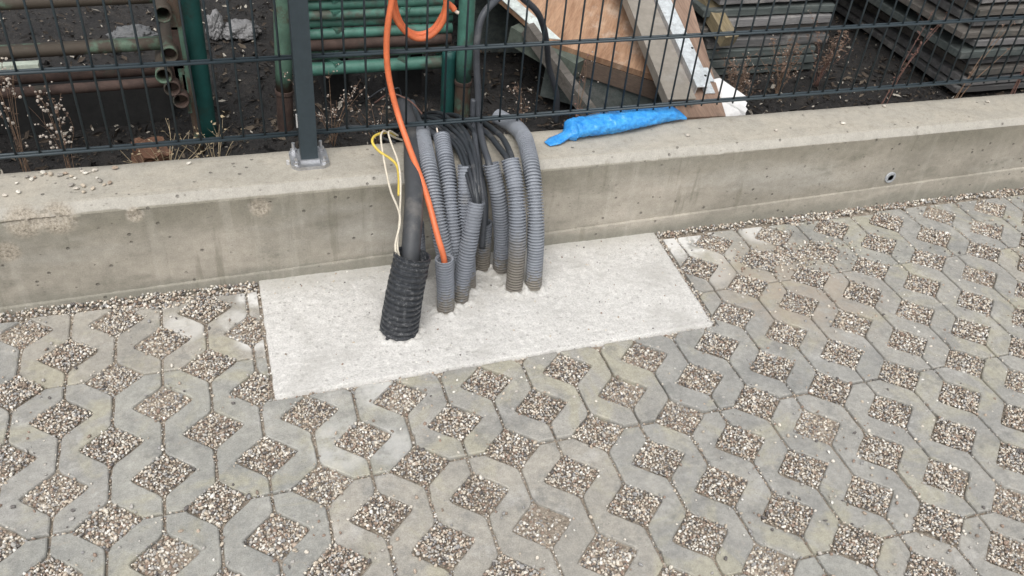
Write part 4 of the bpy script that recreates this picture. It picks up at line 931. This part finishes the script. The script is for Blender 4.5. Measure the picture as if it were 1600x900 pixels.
crumple('plastic_rag', (-0.015, 0.95, 0.340), (0.060, 0.04, 0.026), 8, plain('grey_scrap', (0.14, 0.145, 0.15), 0.6), 'grey plastic scrap by the uppermost open pipe')
# broken brick
bm = bmesh.new(); box_bm(bm, -0.042, 0.038, -0.035, 0.035, -0.035, 0.03)
bmesh.ops.subdivide_edges(bm, edges=bm.edges[:], cuts=4, use_grid_fill=True)
for v in bm.verts: v.co += Vector((ns(*v.co, 40), ns(*(v.co*1.3), 46), ns(*(v.co*1.7), 38)))*0.009
o = bmobj('broken_brick', bm, MAT_BRICK, smooth=False, loc=(0.005, 0.60, 0.150)); o.rotation_euler = (0.3, 0.15, 0.4); tag(o, 'lump of broken red brick on the soil left of the post', 'brick')

# plywood sheet on trestle timbers
def quad_slab(name, c, th, mat, edge=None, parent=None, seg=(1, 1)):
    """c: four top corners counter-clockwise; extruded down along the normal; meshed in local sheet axes"""
    P4 = [Vector(p) for p in c]; ux = (P4[1]-P4[0]).normalized(); nn = ux.cross(P4[3]-P4[0]).normalized(); uy = nn.cross(ux)
    R = Matrix((ux, uy, nn)).transposed(); loc = P4[0]
    loc2 = [R.inverted() @ (p-P4[0]) for p in P4]
    bm = bmesh.new(); t = [bm.verts.new((p.x, p.y, 0)) for p in loc2]; b = [bm.verts.new((p.x, p.y, -th)) for p in loc2]
    bm.faces.new(t); bm.faces.new(b[::-1])
    for k in range(4): bm.faces.new((t[k], b[k], b[(k+1) % 4], t[(k+1) % 4]))
    o = bmobj(name, bm, mat, None, bevel=0.001); o.matrix_world = Matrix.Translation(loc) @ R.to_4x4(); return o
def plane_at(p0, p1, p2, x, y):
    a, b, c = Vector(p0), Vector(p1), Vector(p2); n_ = (b-a).cross(c-a); return Vector((x, y, a.z-(n_.x*(x-a.x)+n_.y*(y-a.y))/n_.z))
A, B, Cc = (1.2019, 0.80, 0.3261), (1.4883, 0.62, 0.2780), (1.107, 1.0, 0.3838)
dirY = (Vector((1.107, 1.0, 0.3838))-Vector(A)); far = 5.2
pB = Vector(B)+(Vector(B)-Vector(A))*0.25
_l = Vector(A)+dirY*far
o = quad_slab('plywood_sheet', [Vector(A), pB, plane_at(A, B, Cc, 1.66, 1.9), _l], 0.021, MAT_PLY); tag(o, 'large scuffed orange-brown plywood sheet behind the fence', 'plywood')
# whitewashed fascia along its left edge
o2 = quad_slab('paint_strip', [Vector(A)+dirY*0.05+Vector((-0.004, 0.0, 0.0035)), Vector(A)+dirY*0.05+Vector((0.045, -0.012, 0.0015)), Vector(A)+dirY*far*0.8+Vector((0.05, -0.012, 0.0015)), Vector(A)+dirY*far*0.8+Vector((-0.004, 0, 0.0035))], 0.003, plain('chalky_paint', (0.55, 0.60, 0.58), 0.85, var=0.3, nscale=40, dirt=(0.30, 0.22, 0.16), dirt_amt=0.8))
mw = o2.matrix_world.copy(); o2.parent = o; o2.matrix_parent_inverse = o.matrix_world.inverted(); o2.matrix_world = mw
def beam(name, a, b, w_, h_, mat, label, cat='timber', up=Vector((0, 0, 1)), bevel=0.002):
    a, b = Vector(a), Vector(b); d = (b-a); L = d.length; d.normalize(); s = d.cross(up).normalized(); u_ = s.cross(d)
    R = Matrix((s, d, u_)).transposed(); bm = bmesh.new(); box_bm(bm, -w_/2, w_/2, 0, L, -h_/2, h_/2)
    o = bmobj(name, bm, mat, None, bevel=bevel); o.matrix_world = Matrix.Translation(a) @ R.to_4x4(); return tag(o, label, cat)
beam('timber_beam', Vector(A)+Vector((0.015, 0.024, -0.052)), Vector(B)+Vector((0.035, 0.000, -0.054)), 0.040, 0.055, MAT_PLY_EDGE, 'dark brown edge beam under the front of the plywood sheet')
beam('timber_beam', (1.150, 0.86, 0.345), (1.330, 0.50, 0.115), 0.030, 0.045, MAT_BOARD2, 'dark slanting timber propping the left corner of the plywood sheet')
beam('timber_beam', (1.22, 0.84, 0.20), (1.58, 0.60, 0.165), 0.045, 0.15, MAT_BOARD_DARK, 'dark green-grey timber on edge under the plywood sheet')
beam('timber_beam', (1.10, 1.30, 0.24), (1.70, 1.20, 0.24), 0.08, 0.30, MAT_BOARD_DARK, 'dark block holding up the back of the plywood sheet')
beam('timber_beam', (1.13, 0.93, 0.30), (1.28, 0.72, 0.26), 0.05, 0.06, plain('old_green_timber', (0.10, 0.12, 0.10), 0.9, var=0.3), 'short mossy timber end under the left edge of the plywood sheet')
# plank lying over the sheet's right side, steel channel and galvanised profile on it
pl = quad_slab('plank', [(1.455, 0.36, 0.270), (1.612, 0.36, 0.262), (1.790, 1.25, 0.520), (1.600, 1.25, 0.540)], 0.022, MAT_PLANK); tag(pl, 'brown wooden plank slanting up from the wall beside the white sheet', 'plank')
def channel(a, b, w_, h_, th, mat, name, label, lip=0.0):
    a, b = Vector(a), Vector(b); d = (b-a); L = d.length; d.normalize(); s = d.cross(Vector((0, 0, 1))).normalized(); u_ = s.cross(d)
    R = Matrix((s, d, u_)).transposed(); M4 = Matrix.Translation(a) @ R.to_4x4(); e = bpy.data.objects.new(name, None); link(e); e.matrix_world = M4; tag(e, label, 'steel profile')
    for nm, bx in (('web', (-w_/2, w_/2, 0, L, 0, th)), ('flange', (-w_/2, -w_/2+th, 0.001, L, -h_, -0.0002)), ('flange', (w_/2-th, w_/2, 0.001, L, -h_, -0.0002))):
        bm = bmesh.new(); box_bm(bm, *bx); o = bmobj(nm, bm, mat, None, bevel=0.0008); o.parent = e
    return e, L
MAT_CHAN = plain('dull_grey_brown_steel', (0.27, 0.245, 0.21), 0.6, var=0.2, nscale=14, dirt=(0.36, 0.345, 0.32), dirt_amt=0.5)
channel((1.468, 0.385, 0.312), (1.520, 1.10, 0.530), 0.088, 0.030, 0.004, MAT_CHAN, 'steel_channel', 'broad dull grey steel channel leaning up behind the fence')
MAT_ZINC = plain('bright_zinc', (0.62, 0.66, 0.68), 0.4, metallic=0.2, var=0.25, nscale=50, dirt=(0.36, 0.34, 0.31), dirt_amt=0.4)
e, L = channel((1.562, 0.44, 0.318), (1.600, 1.10, 0.516), 0.036, 0.026, 0.003, MAT_ZINC, 'galvanised_profile', 'bright galvanised steel profile lying along the grey channel')
for (y0, y1, x0, x1) in ((0.0, L, 0.0182, 0.0505), (0.05, 0.11, 0.0508, 0.066)):
    bm = bmesh.new(); box_bm(bm, x0, x1, y0, y1, -0.027, -0.0242); o = bmobj('side_lip', bm, MAT_ZINC, None, bevel=0.0008); o.parent = e
for yb in (0.075, 0.2):
    V, Q = sweep([Vector((0.045, yb, -0.0245)), Vector((0.045, yb, -0.0236))], [0.0045, 0.0045], 12); o = meshobj('bolt_hole', V, Q, MAT_DARK, e)
# white sheet
wv = [(1.5816, 0.40, 0.20), (1.7128, 0.40, 0.20), (1.7098, 0.405, 0.2402), (1.7165, 0.41, 0.2500), (1.7110, 0.415, 0.2560), (1.7200, 0.425, 0.2640), (1.7140, 0.430, 0.2690), (1.7229, 0.44, 0.2760), (1.6540, 0.50, 0.3131), (1.5900, 0.505, 0.2980)]
fr_ = [Vector(p) for p in wv]; nn = Vector((0.05, -0.45, 0.2)).normalized(); V = fr_+[p-nn*0.008 for p in fr_]; n = len(fr_)
o = meshobj('white_sheet', V, [tuple(range(n)), tuple(range(2*n-1, n-1, -1))]+[(k, n+k, n+(k+1) % n, (k+1) % n) for k in range(n)], MAT_WHITE); tag(o, 'bright white torn foam sheet standing behind the wall', 'sheet')
# leaning beams left of the board stack
beam('timber_beam', (1.895, 0.86, 0.262), (1.830, 1.40, 0.500), 0.055, 0.045, MAT_YELLOWB, 'grey beam with yellowed edges leaning at the left of the board stack')
beam('timber_beam', (1.800, 0.84, 0.175), (1.720, 1.30, 0.400), 0.045, 0.05, plain('mossy_beam', (0.17, 0.16, 0.085), 0.9, var=0.4, nscale=30, dirt=(0.08, 0.07, 0.06)), 'mossy yellow-green beam leaning right of the plank')
beam('timber_beam', (1.83, 0.80, 0.135), (1.79, 1.25, 0.250), 0.05, 0.045, MAT_BOARD2, 'dark brown beam lowest of those leaning left of the board stack')

# board stacks
def board(x0, x1, y0, y1, z0, z1, mat, label, group, seed, skew=0.0):
    r_ = random.Random(seed); nxb, nyb = 16, 4; cx, cy, cz = (x0+x1)/2, (y0+y1)/2, (z0+z1)/2; V = []; F = []
    # outline with chewed edges
    top = []
    def edge(ax, ay, bx, by, n_):
        for k in range(n_):
            t = k/n_; x = ax+(bx-ax)*t; y = ay+(by-ay)*t; c = 0.004*ns(x, y, seed, 12)+0.003*ns(x, y, seed, 45); top.append((x+c, y+c))
    edge(x0, y0, x1, y0, 22); edge(x1, y0, x1, y1, 12); edge(x1, y1, x0, y1, 4); edge(x0, y1, x0, y0, 16)
    n = len(top)
    for lay, (ins, z) in enumerate(((0.003, z1), (0.0, z1-0.003), (0.0, z0+0.003), (0.003, z0))):
        for (x, y) in top:
            sx = -1 if x > cx else 1; sy = -1 if y > cy else 1
            V.append((x-cx+(ins*sx if abs(x-cx) > (x1-x0)/2-0.012 else 0), y-cy+(ins*sy if abs(y-cy) > (y1-y0)/2-0.012 else 0), z-cz+0.0012*ns(x, y, z, 9)))
    for a in range(3):
        for k in range(n): k2 = (k+1) % n; F.append((a*n+k, (a+1)*n+k, (a+1)*n+k2, a*n+k2))
    F.append(tuple(range(n))); F.append(tuple(range(4*n-1, 3*n-1, -1)))
    o = meshobj('formwork_board', V, F, mat, loc=(cx, cy, cz)); o.rotation_euler = (0, 0, skew); return tag(o, label, 'board', group)
NUM = ['lowest', 'second', 'third', 'fourth', 'fifth', 'sixth', 'seventh', 'eighth', 'ninth', 'tenth', 'eleventh', 'twelfth', 'thirteenth', 'fourteenth', 'fifteenth', 'sixteenth']
br = random.Random(21)
mats1 = [MAT_BOARD_DARK, MAT_BOARD_DARK, MAT_BOARD_DARK, MAT_BOARD, MAT_BOARD2, MAT_BOARD3, MAT_BOARD_DARK, MAT_BOARD3, MAT_BOARD3, MAT_BOARD_DARK, MAT_BOARD, MAT_BOARD3, MAT_BOARD]
z = 0.092
for k in range(13):
    th = br.uniform(0.024, 0.032); xr_ = 2.33+0.010*k+br.uniform(-0.035, 0.03)
    board(1.86+br.uniform(-0.03, 0.02), xr_, 0.945+br.uniform(-0.018, 0.012), 1.95, z, z+th, mats1[k], ('%s grey board' if k == 0 else '%s grey board from the bottom') % NUM[k]+' of the stack behind the plank and white sheet', 'boards of the left stack', 40+k, br.uniform(-0.012, 0.012))
    z += th+(br.uniform(0.004, 0.009) if k not in (3, 6) else 0.016)
z = 0.105; mats2 = [MAT_BOARD, MAT_BOARD3, MAT_BOARD2, MAT_BOARD, MAT_BOARD_DARK, MAT_BOARD3, MAT_BOARD2, MAT_BOARD, MAT_BOARD2, MAT_BOARD3, MAT_BOARD_DARK, MAT_BOARD, MAT_BOARD2, MAT_BOARD]
for k in range(14):
    th = br.uniform(0.021, 0.029); xl = 2.755-0.0085*k+br.uniform(-0.05, 0.05)
    board(xl, 3.9, 0.655+br.uniform(-0.02, 0.015), 1.75, z, z+th, mats2[k], ('%s board' if k == 0 else '%s board from the bottom') % NUM[k]+' of the stack at the far right behind the fence', 'boards of the right stack', 80+k, br.uniform(-0.014, 0.014))
    z += th+br.uniform(0.006, 0.014)

# dry weeds
def weed(base, h, n, spread, mat, label, seed, leaf=0, leafmat=None, lean=(0, 0), r=0.0011, leafs=(0.003, 0.008), seeds=0, curve=0.3, ss=1.0):
    r_ = random.Random(seed); e = empty('dry_weed', base); tag(e, label, 'weed', 'dry weeds behind the fence'); LV = []; LF = []; SV = []; SF = []
    for k in range(n):
        a = r_.uniform(0, 6.28); hh = h*r_.uniform(0.6, 1.05); sp = spread*r_.uniform(0.2, 1); dx, dy = math.cos(a)*sp+lean[0], math.sin(a)*sp+lean[1]
        pts = [Vector((r_.uniform(-0.01, 0.01), r_.uniform(-0.01, 0.01), 0)), Vector((dx*0.3, dy*0.3, hh*0.45)), Vector((dx*0.7, dy*0.7, hh*(0.8-curve*0.1))), Vector((dx+r_.uniform(-0.02, 0.02), dy, hh))]
        path = catmull(pts, 5); V, Q = sweep(path, [r*(1.2-0.8*i/(len(path)-1)) for i in range(len(path))], 5); meshobj('stem', V, Q, mat, e, True)
        tw = []
        for t in range(2+leaf//6):
            i = r_.randint(4, len(path)-2); p = path[i]; q = p+Vector((r_.uniform(-0.04, 0.04), r_.uniform(-0.03, 0.03), r_.uniform(0.01, 0.05)))
            b = len(LV); s = 0.0006; LV += [p+Vector((s, 0, 0)), p-Vector((s, 0, 0)), q, p+Vector((0, s, 0))]; LF += [(b, b+1, b+2), (b+1, b+3, b+2), (b+3, b, b+2)]; tw.append((p, q))
        for t in range(leaf):
            p, q = r_.choice(tw) if r_.random() < 0.7 else (path[r_.randint(4, len(path)-2)],)*2; c = p.lerp(q, r_.random())+Vector((r_.gauss(0, 0.003), r_.gauss(0, 0.003), r_.gauss(0, 0.003)))
            M3 = Matrix.Rotation(r_.uniform(0, 6.3), 3, 'Z') @ Matrix.Rotation(r_.uniform(-1.2, 1.2), 3, 'X'); s = r_.uniform(*leafs); b = len(LV)
            LV += [c+M3 @ (Vector(v)*s) for v in ((-1, 0, 0), (0, -0.5, 0.2), (1, 0, 0.1), (0, 0.5, 0.2))]; LF += [(b, b+1, b+2), (b, b+2, b+3)]
        for t in range(seeds):
            p, q = r_.choice(tw); c = p.lerp(q, r_.uniform(0.5, 1.1))+Vector((r_.gauss(0, 0.004), r_.gauss(0, 0.004), r_.gauss(0, 0.004))); vv, ff = ROCK_LO[t % 14]; b = len(SV); s = r_.uniform(0.0012, 0.0030)*ss
            SV += [c+Vector(p_)*s for p_ in vv]; SF += [tuple(int(x)+b for x in f_) for f_ in ff]
    if LV: o = meshobj('leaves', LV, LF, leafmat or mat, e); o['kind'] = 'stuff'
    if SV: o = meshobj('seed_heads', SV, SF, MAT_SEED, e); o['kind'] = 'stuff'
    return e
weed((2.36, 0.56, 0.11), 0.34, 3, 0.05, MAT_STEM_RED, 'reddish dry weed leaning in front of the right board stack', 1, 22, MAT_STEM_RED, lean=(0.10, 0.03), r=0.0015, leafs=(0.003, 0.007))
weed((2.60, 0.50, 0.12), 0.30, 3, 0.04, MAT_STEM, 'thin tan weed stalk left of the far right weed', 2, 6, MAT_LEAF, lean=(0.14, 0.04), r=0.0016)
weed((2.85, 0.50, 0.12), 0.30, 4, 0.06, MAT_STEM_RED, 'reddish dry weed at the far right edge', 3, 16, MAT_STEM_RED, lean=(0.10, 0.04), r=0.0018)
weed((1.86, 0.68, 0.10), 0.19, 16, 0.10, MAT_STEM, 'brown dead weed clump just right of the white sheet', 4, 26, MAT_LEAF, r=0.0009, leafs=(0.003, 0.008), seeds=2)
weed((2.06, 0.74, 0.10), 0.20, 16, 0.11, MAT_STEM, 'brown dead weed clump in front of the left board stack', 5, 26, MAT_LEAF, r=0.0009, leafs=(0.003, 0.008), seeds=2)
weed((2.26, 0.80, 0.10), 0.22, 14, 0.10, MAT_STEM_RED, 'reddish dead weed clump between the two board stacks', 6, 24, MAT_LEAF, r=0.0009, leafs=(0.003, 0.008), seeds=2)
weed((-0.30, 0.56, 0.11), 0.46, 8, 0.06, MAT_STEM, 'tall dry weed with white seed heads at the left edge', 7, 8, MAT_LEAF, seeds=9, r=0.0007, ss=1.7)
weed((-0.20, 0.58, 0.11), 0.24, 8, 0.07, MAT_STEM, 'shorter dry weed with pale seed heads near the left edge', 8, 10, MAT_LEAF, seeds=9, r=0.0007, ss=1.7)
weed((0.05, 0.46, 0.13), 0.16, 12, 0.12, MAT_STRAW, 'tuft of yellow straw behind the wall left of the post', 9, 3, MAT_STRAW, r=0.0012)
weed((0.17, 0.44, 0.13), 0.18, 10, 0.10, MAT_STRAW, 'straw tuft nearer the post behind the wall', 10, 3, MAT_STRAW, r=0.0011)
weed((0.50, 0.66, 0.10), 0.20, 8, 0.10, MAT_STEM, 'dead weed with tiny seeds right of the post under the frames', 11, 8, MAT_LEAF, seeds=12, r=0.0009)
weed((0.62, 0.58, 0.11), 0.17, 7, 0.08, MAT_STEM, 'small dead weed left of the black pipe end', 12, 8, MAT_LEAF, seeds=7, r=0.0009)
weed((1.06, 0.58, 0.10), 0.20, 5, 0.06, MAT_STEM, 'thin dead weed under the looping grey cable', 13, 8, MAT_LEAF, seeds=5, r=0.0009)
weed((1.20, 0.50, 0.11), 0.30, 4, 0.04, MAT_STEM, 'spindly dead weed in front of the plywood sheet', 14, 6, MAT_STEM_RED, seeds=4, r=0.0009)
